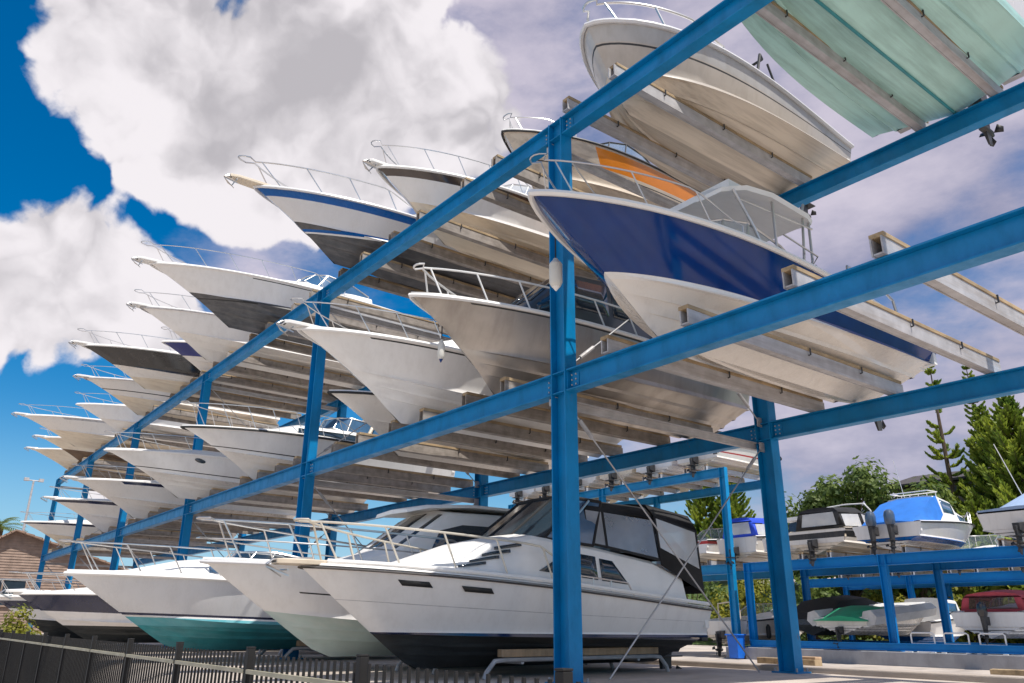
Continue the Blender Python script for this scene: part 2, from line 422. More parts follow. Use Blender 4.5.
        if front:
            k, h0, h1, fw = front   # windows on the slope between section k and k+1 (roof face)
            g = MB(); a, b = secs[k], secs[k+1]
            for lo_, hi_ in ((-.92, -.34), (-.30, .30), (.34, .92)):
                q = []
                for h, e in ((h0, lo_), (h0, hi_), (h1, hi_), (h1, lo_)):
                    x = lerp(a[0], b[0], h); wt = lerp(a[2], b[2], h); zt = lerp(a[4], b[4], h)+crown*(1-abs(e))+.012
                    q.append(Vector((x, e*wt*fw, zt)))
                g.quad(*q, glass)
            g.split('front_window', o, solid=.012)
        s.cab = o
        return s
    def outdrive(s, x=0., y=0., z=.2, k=1.):
        mb = MB(); D = DRIVE
        mb.loft([[(x-.02, y-.11*k, z+.22*k), (x-.02, y+.11*k, z+.22*k), (x-.02, y+.11*k, z-.1*k), (x-.02, y-.11*k, z-.1*k)],
                 [(x-.34*k, y-.10*k, z+.18*k), (x-.34*k, y+.10*k, z+.18*k), (x-.34*k, y+.09*k, z-.02*k), (x-.34*k, y-.09*k, z-.02*k)]], D)
        mb.loft([[(x-.14*k, y-.05*k, z+.1*k), (x-.14*k, y+.05*k, z+.1*k), (x-.46*k, y+.04*k, z+.1*k), (x-.46*k, y-.04*k, z+.1*k)],
                 [(x-.18*k, y-.035*k, z-.42*k), (x-.18*k, y+.035*k, z-.42*k), (x-.40*k, y+.025*k, z-.42*k), (x-.40*k, y-.025*k, z-.42*k)],
                 [(x-.28*k, y-.012*k, z-.72*k), (x-.28*k, y+.012*k, z-.72*k), (x-.40*k, y+.01*k, z-.70*k), (x-.40*k, y-.01*k, z-.70*k)]], D)
        mb.box((x-.34*k, y, z-.2*k), (.5*k, .26*k, .025*k), D)
        mb.tube([(x-.08*k, y, z-.47*k), (x-.16*k, y, z-.47*k), (x-.42*k, y, z-.47*k), (x-.52*k, y, z-.47*k)], .06*k, D, n=10, radii=[.015*k, .06*k, .055*k, .03*k])
        o = mb.build('outdrive', s.root, smooth=30, bevel=.008)
        p = MB()
        for a in range(3):
            t = 2*math.pi*a/3+.4; c, q = math.cos(t), math.sin(t); r = .19*k
            p.add([(x-.47*k, y+c*.04*k, z-.47*k+q*.04*k), (x-.44*k, y+c*r*.8-q*.07*k, z-.47*k+q*r*.8+c*.07*k), (x-.50*k, y+c*r, z-.47*k+q*r), (x-.53*k, y+c*r*.75+q*.06*k, z-.47*k+q*r*.75-c*.06*k)], [(0, 1, 2, 3)], D)
        p.build('propeller', o, solid=.01)
        return s
    def outboard(s, x=-.05, y=0., z=.75, k=1., m=None, tilt=0.):
        m = m or MOTOR; mb = MB(); rot = Matrix.Rotation(R_(tilt), 3, 'Y')
        secs = []
        for zz, a, b in ((.02, .17, .13), (.12, .21, .165), (.34, .22, .17), (.46, .18, .14), (.52, .10, .08)):
            secs.append([Vector((x, y, z))+rot @ Vector((-.28*k+a*k*math.cos(t), b*k*math.sin(t), zz*k)) for t in [2*math.pi*i/12 for i in range(12)]])
        mb.loft(secs, m)
        def P(a, b, c): return Vector((x, y, z))+rot @ Vector((a*k, b*k, c*k))
        mb.loft([[P(-.16, -.08, .04), P(-.16, .08, .04), P(-.42, .07, .04), P(-.42, -.07, .04)], [P(-.2, -.045, -.55), P(-.2, .045, -.55), P(-.4, .03, -.55), P(-.4, -.03, -.55)], [P(-.3, -.012, -.95), P(-.3, .012, -.95), P(-.4, .01, -.93), P(-.4, -.01, -.93)]], DRIVE)
        mb.loft([[P(-.02, -.1, .0), P(-.02, .1, .0), P(-.02, .1, -.3), P(-.02, -.1, -.3)], [P(-.24, -.07, .02), P(-.24, .07, .02), P(-.24, .07, -.22), P(-.24, -.07, -.22)]], DRIVE)
        mb.box(P(-.36, 0, -.5), (.44*k, .22*k, .022*k), DRIVE, rot)
        mb.tube([P(-.12, 0, -.72), P(-.2, 0, -.72), P(-.42, 0, -.72), P(-.5, 0, -.72)], .05*k, DRIVE, n=8, radii=[.012*k, .05*k, .05*k, .03*k])
        o = mb.build('outboard_motor', s.root, smooth=32)
        p = MB()
        for a in range(3):
            t = 2*math.pi*a/3+.4; c, q = math.cos(t), math.sin(t); r = .17
            p.add([P(-.46, c*.04, -.72+q*.04), P(-.43, c*r*.8-q*.06, -.72+q*r*.8+c*.06), P(-.49, c*r, -.72+q*r), P(-.52, c*r*.75+q*.05, -.72+q*r*.75-c*.05)], [(0, 1, 2, 3)], DRIVE)
        p.build('propeller', o, solid=.01)
        return s
    def arch(s, x, w, z0, h, rake=-.35, m=None, r=.03, name='radar_arch'):
        mb = MB(); m = m or TOPW
        pts = [(x, w, z0), (x+rake*.7, w*.95, z0+h*.75), (x+rake, w*.78, z0+h), (x+rake, 0, z0+h+.04), (x+rake, -w*.78, z0+h), (x+rake*.7, -w*.95, z0+h*.75), (x, -w, z0)]
        mb.tube(pts, r, m, n=8); mb.build(name, s.root); return s
    def canopy(s, secs, cloth, panels=(), vinyl=None, name='canopy', frame=True):
        """soft top: secs (x, half width base, half width top, z base, z top); panels (x0,x1,h0,h1) of clear vinyl let into the sides"""
        vinyl = vinyl or CLEAR
        mb = MB(); P = []
        for x, wb, wt, z0, z1 in secs:
            half = [(wb, z0), (lerp(wb, wt, .8), lerp(z0, z1, .8)), (wt*.86, z1-.02), (wt*.45, z1+.03), (0, z1+.045)]
            P.append([Vector((x, -y, z)) for y, z in half]+[Vector((x, y, z)) for y, z in reversed(half[:-1])])
        # roof strip only, then sides made as panels
        n = len(P[0])
        for i in range(len(P)-1):
            for a in range(n-1):
                if a in (0, n-2): continue
                mb.quad(P[i][a], P[i][a+1], P[i+1][a+1], P[i+1][a], cloth)
        v = MB()
        for i in range(len(P)-1):
            pn = panels[i] if i < len(panels) else None
            for a in (0, n-2):
                A, B_, C, D_ = P[i][a], P[i][a+1], P[i+1][a+1], P[i+1][a]
                if a == n-2: A, B_, C, D_ = P[i][a+1], P[i][a], P[i+1][a], P[i+1][a+1]
                # A base i, B top i, C top i+1, D base i+1
                f = lambda u_, w_: lerp(lerp(A, D_, u_), lerp(B_, C, u_), w_)
                if pn is None: mb.quad(A, B_, C, D_, cloth); continue
                u0, u1, w0, w1 = pn
                mb.quad(f(0, 0), f(1, 0), f(1, w0), f(0, w0), cloth); mb.quad(f(0, w1), f(1, w1), f(1, 1), f(0, 1), cloth)
                mb.quad(f(0, w0), f(u0, w0), f(u0, w1), f(0, w1), cloth); mb.quad(f(u1, w0), f(1, w0), f(1, w1), f(u1, w1), cloth)
                v.quad(f(u0, w0), f(u1, w0), f(u1, w1), f(u0, w1), vinyl)
        # aft curtain
        for e, want in ((0, 1), (len(P)-1, len(panels) > len(P)-1)):
            Q = P[e]
            if e == 0 or want:
                A, B_, C, D_ = Q[0], Q[1], Q[-2], Q[-1]
                f = lambda u_, w_: lerp(lerp(A, D_, u_), lerp(B_, C, u_), w_)
                mb.add(Q[1:-1], [tuple(range(n-2))], cloth)
                mb.quad(f(0, 0), f(1, 0), f(1, .25), f(0, .25), cloth); mb.quad(f(0, .25), f(.12, .25), f(.12, 1), f(0, 1), cloth); mb.quad(f(.88, .25), f(1, .25), f(1, 1), f(.88, 1), cloth)
                v.quad(f(.12, .25), f(.88, .25), f(.88, 1), f(.12, 1), vinyl)
        o = mb.build(name, s.root, smooth=40, solid=.012)
        if v.f: v.split('clear_panel', o, smooth=0, solid=.004)
        return s
# ------------------------------------------------------------------ the yard: numbers
BAY, DEP, H1, H2 = 8.441, 4.673, 4.0, 8.11
GRP_U, GRP_M, GRP_G = 'boats on the top deck of the rack', 'boats on the middle deck of the rack', 'boats on the ground under the rack'

def ibeam(mb, a, b, depth, width, m, t=.022, tw=.014, up=Vector((0, 0, 1))):
    a, b = Vector(a), Vector(b); d = (b-a).normalized(); w = d.cross(up).normalized()
    def slab(c0, c1, hw, hh):
        vs = []
        for c in (c0, c1):
            for sx, sz in ((-1, -1), (1, -1), (1, 1), (-1, 1)): vs.append(c+w*hw*sx+up*hh*sz)
        mb.add(vs, [(3, 2, 1, 0), (4, 5, 6, 7), (0, 1, 5, 4), (1, 2, 6, 5), (2, 3, 7, 6), (3, 0, 4, 7)], m)
    o = up*(depth/2-t/2)
    slab(a+o, b+o, width/2, t/2); slab(a-o, b-o, width/2, t/2); slab(a, b, tw/2, depth/2-t)

def rack(name, label, cat, ks, x0, bay, y0, dep, levels, ztop, m, colsec=(.30, .22), bd=.31, bw=.19, slots=(), brace=True, foot=0., wood=True, skipcol=()):
    r = empty(name, (x0, y0, 0), 0, label, cat)
    for k in ks:
        x = -bay*k
        for y in (0, dep):
            if (k, y > 0) in skipcol: continue
            mb = MB(); d, w = colsec
            mb.box((x-d/2+.011, y, (ztop+foot)/2), (.022, w, ztop-foot), m); mb.box((x+d/2-.011, y, (ztop+foot)/2), (.022, w, ztop-foot), m)
            mb.box((x, y, (ztop+foot)/2), (d-.044, .016, ztop-foot-.01), m)
            for z in levels:
                for zz in (z-.011, z-bd+.011): mb.box((x, y, zz), (d-.048, w-.02, .016), m)
            c = mb.build('column', r, smooth=0, bevel=.004)
            p = MB(); p.box((x, y, foot+.012), (d+.16, w+.16, .024), m); 
            for sx in (-1, 1):
                for sy in (-1, 1): p.tube([(x+sx*(d/2+.045), y+sy*(w/2+.03), foot+.02), (x+sx*(d/2+.045), y+sy*(w/2+.03), foot+.075)], .016, GALV, n=6)
            p.build('base_plate', c, smooth=0)
    for z in levels:
        for y in (0, dep):
            for k, kn in zip(ks[:-1], ks[1:]):
                mb = MB(); xa, xb = max(-bay*k, -bay*kn)-colsec[0]/2-.002, min(-bay*k, -bay*kn)+colsec[0]/2+.002
                ibeam(mb, (xa, y, z-bd/2), (xb, y, z-bd/2), bd, bw, m)
                for xe, sg in ((xa, -1), (xb, 1)):
                    mb.box((xe+sg*.008, y, z-bd/2), (.016, bw*.86, bd-.05), m)
                    mb.box((xe+sg*.10, y-.014, z-bd/2), (.16, .012, bd*.62), m)
                    if brace:
                        for dx in (.05, .13):
                            for dz in (-.07, 0, .07): mb.tube([(xe+sg*dx, y-.018, z-bd/2+dz), (xe+sg*dx, y-.034, z-bd/2+dz)], .014, GALV, n=6)
                mb.build('beam', r, smooth=0, bevel=.004)
        if brace:
            for k in ks:
                x = -bay*k
                mb = MB(); mb.box((x-.22, dep/2, z-bd-.07), (.07, dep+.1, .11), GALV); mb.box((x-.19, dep/2, z-bd-.022), (.13, dep+.1, .012), GALV)
                mb.build('cross_tie', r, smooth=0)
    if brace:
        for k in ks:
            x = -bay*k
            prs = [((x-.05, .1, levels[0]-.4), (x-.05, dep-.75, .03)), ((x-.05, dep-.1, levels[0]-.42), (x-.05, .75, .03))]
            for z0, z1 in zip(levels[:-1], levels[1:]): prs += [((x-.05, .1, z0+.1), (x-.05, dep-.1, z1-.4)), ((x-.05, dep-.1, z0+.02), (x-.05, .1, z1-.4))]
            for a, b in prs:
                a, b = Vector(a), Vector(b); mb = MB(); mb.tube([a, b], .012, CABLE, n=6)
                t = a+(b-a)*.06; t2 = a+(b-a)*.12; mb.tube([t, t2], .03, GALV, n=8)
                t = a; mb.box(a, (.02, .12, .16), GALV)
                mb.build('brace_cable', r)
    for x, z, hs in slots:      # one pair of bearers per berth
        for sd in (-1, 1):
            xx = x-x0+sd*(hs+.04)+rnd.uniform(-.04, .04); mb = MB(); y0_, y1_ = (-.16 if x > 0 else -.07), dep+.16
            hh = .185; w = .13; bm_ = GALV if x > 0 or not brace else DARKST
            mb.box((xx-w/2+.01, (y0_+y1_)/2, z+hh/2), (.016, y1_-y0_, hh), bm_)
            mb.box((xx+w/2-.01, (y0_+y1_)/2, z+hh/2), (.016, y1_-y0_, hh), bm_)
            mb.box((xx, (y0_+y1_)/2, z+.012), (w-.044, y1_-y0_-.01, .016), bm_)
            for q in (.9, 2.3, 3.6): 
                if q < dep: mb.tube([(xx+w/2, q, z+hh-.06), (xx+w/2+.03, q, z+hh-.06), (xx+w/2+.03, q, z+hh+.03)], .012, DRIVE, n=5)
            b = mb.build('bearer', r, smooth=0)
            t = MB(); t.box((xx, (y0_+y1_)/2+rnd.uniform(-.03, .03), z+hh+.026), (w+.02, y1_-y0_-.04, .05), TIMBER)
            t.build('timber_pad', b, smooth=0, bevel=.006)
    return r

KZ = {'U': H2+.05, 'M': H1+.04, 'G': .2}
def place(lv, X, by, bz, L, label, cat='motor boat', name='motor_boat', yaw=0., kz=None, group=None, **k):
    kz = KZ[lv] if kz is None else kz
    root = empty(name, (X, by+L, kz), R_(-90+yaw), label, cat, group or {'U': GRP_U, 'M': GRP_M, 'G': GRP_G}[lv])
    k.setdefault('Zb', bz-kz); k.setdefault('keelp', {'U': .76, 'M': .70, 'G': 1.0}[lv]); k['R'] = k.get('R', 2.3)*.88
    b = Boat(root, L=L, **k); b.build_hull(); return b

slots = []
# ---------------- middle deck
b = place('M', 1.65, -1.92, 5.42, 6.95, 'large navy blue and white fishing boat with cream hardtop, next to the empty bearers', B=2.55, Zs=.66, R=2.4, ks=1.25, hump=.17, keelp=.80, top=NAVY, bot=WHITE2, flare=1.9,
          wl=[(.22, .78, WHITE), (.19, .72, WHITE2)], rub=TOPW, rubr=.04, crown=.2, tc=.45)
b.bow_rail(.62, .40, -.02, n=3)
b.windshield(4.5, 2.6, .85, .52, .45, frame=STEEL, glass=SCREEN)
mb = MB(); P = []
for x, z, w in ((4.3, 2.10, .42), (4.15, 2.2, .62), (3.75, 2.32, .74), (3.2, 2.38, .78), (2.3, 2.36, .76), (2.15, 2.32, .72)):
    P.append([(x, -w, z), (x, -w*.6, z+.06), (x, w*.6, z+.06), (x, w, z), (x, w*.96, z-.06), (x, w*.6, z-.03), (x, -w*.6, z-.03), (x, -w*.96, z-.06)])
mb.loft(P, TOPW); o = mb.build('hardtop', b.root)
mb = MB()
for sd in (1, -1):
    for xa, xb in ((3.4, 4.0), (3.3, 3.1), (2.7, 2.35), (2.45, 2.2)):
        mb.tube([(xa, .78*sd, 1.05), (lerp(xa, xb, .5), .74*sd, 1.7), (xb, .68*sd, 2.31 if xb < 4 else 2.2)], .02, STEEL)
    mb.tube([(2.2, .72*sd, 2.16), (3.9, .64*sd, 2.12)], .016, STEEL)
    mb.tube([(2.6, .8*sd, 1.3), (2.3, .81*sd, 1.65), (3.1, .8*sd, 1.75)], .014, STEEL)
mb.tube([(2.35, -.80, 1.5), (2.35, .80, 1.5)], .016, STEEL); mb.build('hardtop_frame', o)
mb = MB()
for y in (-.5, -.25, .25, .5): mb.tube([(2.12, y, 2.4), (1.97, y, 2.75)], .022, STEEL)
mb.box((3.5, .2, 2.50), (.5, .5, .12), TOPW)
mb.split('rod_holder', o)
mb = MB()
for sd in (1, -1): mb.tube([(2.2, 1.14*sd, 1.0), (2.15, 1.14*sd, 1.42), (1.5, 1.15*sd, 1.4), (1.0, 1.16*sd, 1.2), (.9, 1.16*sd, .88)], .022, STEEL)
mb.split('side_rail', b.root)
b.outdrive(0, 0, .35); slots.append((1.65, H1, .61))
slots.append((4.2, H1, .46))

b = place('M', -1.75, -1.5, 5.38, 6.6, 'bare aluminium fishing boat with dark wheelhouse windows and white bow rail', 'fishing boat', 'fishing_boat', B=2.55, Zs=.98, R=1.85, top=ALU, bot=ALU, rub=TOPW, rubr=.035,
          deck=mat('aluminium deck', (.34, .33, .32), .5, .6), tc=.42, ps=2.7, bands=[(.9, .93, DRIVE, .0, .86)])
b.bow_rail(.36, .40, -.05, n=6, m=mat('white painted rail', (.75, .74, .72), .4), r=.017)
b.cabin([(5.0, .40, .30, 1.18, 1.26), (4.7, .58, .52, 1.16, 1.52), (4.0, .78, .68, 1.12, 2.22), (2.35, .92, .78, 1.06, 2.34), (2.2, .9, .76, 1.05, 2.28)], mat('dark wheelhouse', (.05, .055, .065), .3, coat=.5),
        wins=((2.45, 3.1, .40, .88), (3.2, 3.95, .40, .88), (4.05, 4.6, .4, .8)), front=(1, .1, .92, .95), name='wheelhouse')
b.outboard(-.05, 0, .75); slots.append((-1.8, H1, .48))

b = place('M', -4.15, -2.25, 5.36, 6.9, 'plain white motor yacht with thin black gunwale line, left of the aluminium boat', B=2.55, Zs=.95, R=2.3, top=WHITE, bot=WHITE, bands=[(.88, .915, RUBB, .0, .84)], rub=TOPW, rubr=.03)
b.bow_rail(.5, .4, .18, n=5); b.pulpit(.28, .3)
b.cabin([(5.3, .5, .4, 1.15, 1.22), (4.3, .85, .72, 1.05, 1.5), (3.6, .95, .75, 1.0, 1.85), (2.2, .98, .8, .96, 1.9)], TOPW, wins=((2.4, 4.1, .4, .8),), front=(1, .1, .9, .95))
slots.append((-4.18, H1, .51))
b = place('M', -6.7, -.45, 5.15, 6.2, 'white boat set further back, its blue windows showing beside the second post', B=2.4, Zs=.85, R=1.9, top=WHITE2, bot=WHITE2)
b.cabin([(4.6, .5, .4, 1.0, 1.08), (4.1, .8, .7, .95, 1.5), (3.6, .85, .72, .93, 1.75), (2.0, .9, .75, .9, 1.8)], TOPW, wins=((2.1, 3.9, .35, .85),), front=(1, .1, .9, .95), glass=GLASSB)
slots.append((-6.6, H1, .5))
b = place('M', -11.9, -1.85, 5.18, 7.2, 'white cruiser with long dark cabin window and tall bow rail on the middle deck', 'cabin cruiser', 'cabin_cruiser', B=2.6, Zs=.95, R=2.2, top=WHITE, bot=WHITE2, bands=[(.14, .18, RUBB)], rub=RUBB, crown=.22)
b.bow_rail(.40, .5, .1, n=7)
b.cabin([(5.6, .6, .5, 1.08, 1.16), (4.6, .95, .85, 1.0, 1.42), (3.2, 1.02, .88, .95, 1.46), (1.6, 1.02, .9, .93, 1.42)], TOPW, wins=((1.8, 4.6, .3, .8),))
b.arch(2.6, .85, 1.4, .6, -.3, CREAM, .05); b.windshield(3.7, 2.2, .8, .45, .4, z=1.42, glass=GLASSB)
slots.append((-11.9, H1, .55))
b = place('M', -16.0, -2.7, 5.17, 7.6, 'white sports boat with a grey hatch on its foredeck and a dark oval porthole', B=2.6, Zs=.95, R=2.35, top=WHITE, bot=WHITE2, bands=[(.16, .2, RUBB)], rub=TOPW, crown=.26)
b.bow_rail(.55, .4, .1, n=4); b.windshield(4.2, 2.2, .9, .4, .5)
mb = MB(); p = b.hp(.72, 1.72); q = b.hp(.74, 1.72); d = (q-p).normalized(); n_ = Vector((-d.y, d.x, .15)).normalized() if d.x > 0 else Vector((0, 1, 0))
for sd in (1, -1):
    pts = []
    for i in range(14):
        a = 2*math.pi*i/14; c = b.hp(.72+.018*math.cos(a), 1.72+.1*math.sin(a)); pts.append((c.x+.004, (c.y+.012)*sd, c.z))
    mb.add(pts, [tuple(range(14))], GLASS)
mb.split('porthole', b.root, solid=.01)
slots.append((-15.4, H1, .55))
b = place('M', -21.8, -2.45, 5.15, 7.4, 'white boat with a navy flash below its cabin, on the middle deck', B=2.6, Zs=.95, R=2.3, top=WHITE2, bot=WHITE2, bands=[(.78, .93, NAVYD, 0, .82)], rub=TOPW)
b.bow_rail(.5, .38, .12, n=4); b.pulpit(.3)
b.cabin([(5.2, .6, .5, 1.1, 1.18), (4.4, .9, .8, 1.0, 1.45), (2.4, .95, .85, .95, 1.5)], TOPW, wins=((2.6, 4.3, .35, .8),)); slots.append((-20.6, H1, .55)); slots.append((-23.4, H1, .5))
b = place('M', -27.6, -2.2, 5.18, 7.2, 'white boat with navy band under its rail, second last on the middle deck', B=2.6, Zs=.95, R=2.3, top=WHITE2, bot=GREYW, bands=[(.74, .97, NAVYD)], rub=TOPW)
b.bow_rail(.5, .36, .12, n=4); b.pulpit(.25); slots.append((-27.6, H1, .55)); slots.append((-31, H1, .5))
b = place('M', -37.2, -1.95, 5.2, 7.4, 'pale boat with a dark blue edge, last one on the middle deck', B=2.7, Zs=1., R=2.4, top=WHITE2, bot=CREAM, bands=[(.80, .96, NAVYD)], rub=TOPW, crown=.25)
b.bow_rail(.5, .36, .12, n=4); b.windshield(4, 2.5, .9, .45, .4); slots.append((-37, H1, .55)); slots.append((-40, H1, .5)); slots.append((-9.6, H1, .5)); slots.append((-34, H1, .5))

# ---------------- top deck
b = place('U', 3.95, -2.6, 9.55, 7.3, 'boat with a mint green underside, nearest on the top deck and seen from below', B=2.75, Zs=.95, R=2.3, dr=13, top=GREYW, bot=AFMINT, wl=[(.50, .62, AFMINT)], cb=.93, rub=GREYW)
b.outdrive(.0, .25, .16, 1.0)
mb = MB(); mb.box((-.12, .8, .28), (.26, .34, .02), GALV); mb.box((-.12, -.8, .28), (.26, .34, .02), GALV); mb.split('trim_tab', b.root)
mb = MB(); mb.tube([(.02, 0, -.012), (3., 0, -.012), (4.6, 0, -.01)], .022, AFTEAL, n=6); mb.build('keel_strip', b.root)
b.windshield(4.4, 2.4, .9, .5, .5); slots.append((3.95, H2, .52))
b = place('U', .8, -.12, 9.42, 5.35, 'cream hulled runabout with a stained bottom and steel bow rail, above the navy boat', 'runabout', 'runabout', B=2.4, Zs=.66, R=.95, tc=.46, cb=.94, top=mat('faded taupe gelcoat', (.50, .45, .40), .3, var=.04, coat=.3, dirt=GR, dirt_amt=.3, dscale=(5, 5, .8)), bot=CREAM2, bands=[(.62, .97, mat('worn grey gelcoat', (.46, .45, .44), .3, var=.06, coat=.3, dirt=GR, dirt_amt=.3, dscale=(5, 5, .8))), (.55, .59, DRIVE)], rub=GREYW, rubr=.04, qq=.72, ps=4.2, pc=3.8, dr=17, keelp=1.0, hump=.12, kb=4.5)
b.bow_rail(.62, .34, -.02, n=3, r=.022)
b.windshield(3.3, 1.9, .85, .5, .4, frame=RUBB, glass=GLASS)
mb = MB()
for sd in (1, -1):
    mb.tube([(2.5, 1.0*sd, .9), (2.2, .95*sd, 1.7), (1.9, .8*sd, 1.85)], .025, RUBB); mb.tube([(1.8, 1.0*sd, .9), (2.0, .95*sd, 1.6)], .02, RUBB)
mb.tube([(1.9, .8, 1.85), (1.9, -.8, 1.85)], .025, RUBB); mb.box((1.95, .3, 1.75), (.4, .5, .14), DRIVE)
mb.build('ski_tower', b.root); b.outdrive(0, 0, .25, .8)
slots.append((.8, H2, .45))
b = place('U', -2.15, .5, 9.36, 4.9, 'cream runabout with a broad orange flash along its side', 'runabout', 'runabout', B=2.2, Zs=.92, R=1.5, top=CREAM2, bot=CREAM2, bands=[(.46, .92, ORANGE, .0, .66), (.34, .37, DRIVE)], rub=DRIVE, rubr=.022, keelp=1.25)
b.bow_rail(.75, .28, -.05, n=2); b.windshield(3.0, 1.6, .85, .45, .4, frame=RUBB); b.outdrive(0, 0, .25, .8); slots.append((-2.1, H2, .45))
b = place('U', -4.75, -.72, 9.40, 6.2, 'white boat with a glossy dark bronze band under its steel bow rail', B=2.45, Zs=.95, R=1.9, top=WHITE, bot=CREAM, bands=[(.72, .97, BROWNB)], rub=TOPW, rubr=.035, wl=[])
b.bow_rail(.45, .42, .16, n=5); b.pulpit(.22, .26); b.windshield(3.6, 2., .9, .5, .5); b.outdrive(0, 0, .28); slots.append((-4.7, H2, .5))
b = place('U', -7.05, -2.38, 9.40, 7.6, 'white cruiser with a blue gunwale band, dark grey bottom and long anchor pulpit', 'cabin cruiser', 'cabin_cruiser', B=2.55, Zs=.95, R=2.2, top=GREYW, bot=AFGREY, bands=[(.72, .96, ROYAL)], wl=[(.52, .60, ROYAL), (.48, .555, WHITE), (.45, .53, AFGREY)], rub=GREYW, rubr=.035)
b.bow_rail(.55, .46, .42, n=4, r=.016); b.pulpit(.55, .32, CREAM); b.windshield(4.2, 2.4, .9, .5, .5)
b.outdrive(0, 0, .28); slots.append((-7.0, H2, .5))
b = place('U', -12.5, -3.08, 9.42, 8.1, 'big white flared cruiser with a scuffed dark grey bottom and blue tinted screen', 'cabin cruiser', 'cabin_cruiser', B=2.9, Zs=1.0, R=2.5, top=WHITE, bot=AFGREY, wl=[(.50, .66, AFGREY), (.47, .63, RUBB), (.45, .61, AFGREY)], bands=[(.86, .89, RUBB, 0, .72)], rub=TOPW, crown=.3, flare=1.7)
b.bow_rail(.4, .42, .3, n=6); b.pulpit(.35); b.windshield(4.4, 2.4, .95, .5, .7, glass=GLASSB, zpad=.2)
b.cabin([(6.3, .4, .3, 1.16, 1.2), (5.2, .85, .7, 1.1, 1.42), (4.2, 1.05, .9, 1.05, 1.5), (2.2, 1.1, .95, 1.0, 1.5)], TOPW, wins=()); slots.append((-12.5, H2, .56))
b = place('U', -15.7, -2.5, 9.36, 7.4, 'plain white boat with bow rail and anchor, half hidden behind the big flared cruiser', B=2.6, Zs=.95, R=2.3, top=WHITE, bot=WHITE2, rub=GALV, rubr=.03)
b.bow_rail(.55, .38, .25, n=4); b.pulpit(.3); slots.append((-15.6, H2, .55))
b = place('U', -20.2, -3.2, 9.28, 7.6, 'glossy black hulled boat with a cream bottom on the top deck', B=2.6, Zs=.98, R=2.4, top=BLACKG, bot=WHITE2, wl=[(.30, .34, CREAM)], rub=TOPW, rubr=.035, crown=.25)
b.bow_rail(.5, .4, .22, n=5); b.pulpit(.3); b.windshield(4.2, 2.4, .95, .5, .5); slots.append((-20.2, H2, .55))
b = place('U', -18.0, -1.25, 9.22, 6.6, 'white boat with a broad royal navy side stripe, beside the black hull', B=2.5, Zs=.95, R=2.0, top=mat('stripe deep navy', (.01, .02, .16), .25, coat=.4), bot=WHITE2, wl=[(.44, .74, WHITE2)], rub=TOPW)
b.bow_rail(.5, .36, .1, n=4); b.windshield(4, 2.2, .9, .55, .5); slots.append((-18, H2, .5))
b = place('U', -24.2, -2.35, 9.26, 7.2, 'white boat with thin dark side line, just beyond the black hull', B=2.6, Zs=.95, R=2.3, top=WHITE2, bot=CREAM, bands=[(.30, .35, RUBB)], rub=GALV)
b.bow_rail(.5, .38, .2, n=4); b.pulpit(.3); slots.append((-23.6, H2, .5))
b = place('U', -28.4, -1.85, 9.22, 7., 'white boat with teal flash at its stern quarter on the top deck', B=2.6, Zs=.98, R=2.2, top=WHITE, bot=WHITE2, bands=[(.4, .8, AFTEAL, 0, .35)], rub=TOPW, crown=.25)
b.bow_rail(.5, .38, .15, n=4); b.windshield(4, 2.2, .9, .55, .5); slots.append((-28.4, H2, .55))
b = place('U', -32.2, -3.35, 9.26, 8.2, 'long warm white boat whose bow reaches furthest out at the far end', B=2.8, Zs=1., R=2.6, top=WHITE2, bot=CREAM, bands=[(.80, .93, GALV, 0, .8)], rub=TOPW)
b.bow_rail(.5, .38, .2, n=4); b.pulpit(.3); slots.append((-32.2, H2, .56))
b = place('U', -36.4, -1.95, 9.2, 7.2, 'cream boat with a brown bottom near the far end of the top deck', B=2.6, Zs=.95, R=2.3, top=CREAM, bot=AFBRWN, wl=[(.38, .5, AFBRWN)], rub=TOPW)
b.bow_rail(.5, .34, .15, n=4); b.pulpit(.3); slots.append((-36.4, H2, .55))
b = place('U', -39.6, -1.9, 9.15, 7., 'orange tinted cream boat, very last on the top deck', B=2.6, Zs=.95, R=2.3, top=CREAM, bot=CREAM, rub=TOPW)
b.pulpit(.25); slots.append((-39.8, H2, .5)); slots.append((-9.7, H2, .5)); slots.append((6.6, H2, .5))

# ---------------- ground row
stands = []
b = place('G', -1.9, -2.80, 1.37, 6.4, 'white cabin cruiser with black bottom and vinyl cockpit cover, behind the nearest post', 'cabin cruiser', 'cabin_cruiser', kz=.12, B=2.6, Zs=.82, R=2.0, tc=.40, top=WHITE, bot=AFBLK, flare=1.2, ps=3.3, pc=2.5,
          wl=[(.43, .47, NAVYD), (.35, .46, AFBLK)], bands=[(.50, .512, GALV)], rub=mat('dark brown rubbing strip', (.06, .05, .045), .5), rubr=.014, cockpit=.30, crown=.2)
mb = MB()   # second moulding line above the gunwale
for sd in (1, -1):
    pts = [b.sheer(u, .05, .075) for u in [i/20*.96 for i in range(21)]]
    mb.tube([(p.x, p.y*sd, p.z) for p in pts], .03, TOPW, n=6)
mb.split('gunwale_moulding', b.root)
b.bow_rail(.42, .46, .12, n=5, r=.016, m=mat('cream painted rail', (.66, .60, .50), .35, metal=.3))
b.pulpit(.34, .36, mat('cream pulpit', (.62, .52, .40), .5))
g = MB()
for u0, u1, h in ((.79, .85, .83), (.66, .725, .82)):
    for sd in (1, -1):
        q = [b.hp(u0, 1+h-.04), b.hp(u1, 1+h-.04), b.hp(u1, 1+h+.04), b.hp(u0, 1+h+.04)]
        g.quad(*[Vector((p.x, (p.y+.014)*sd, p.z)) for p in q], RUBB)
g.split('hull_vent', b.root, solid=.012)
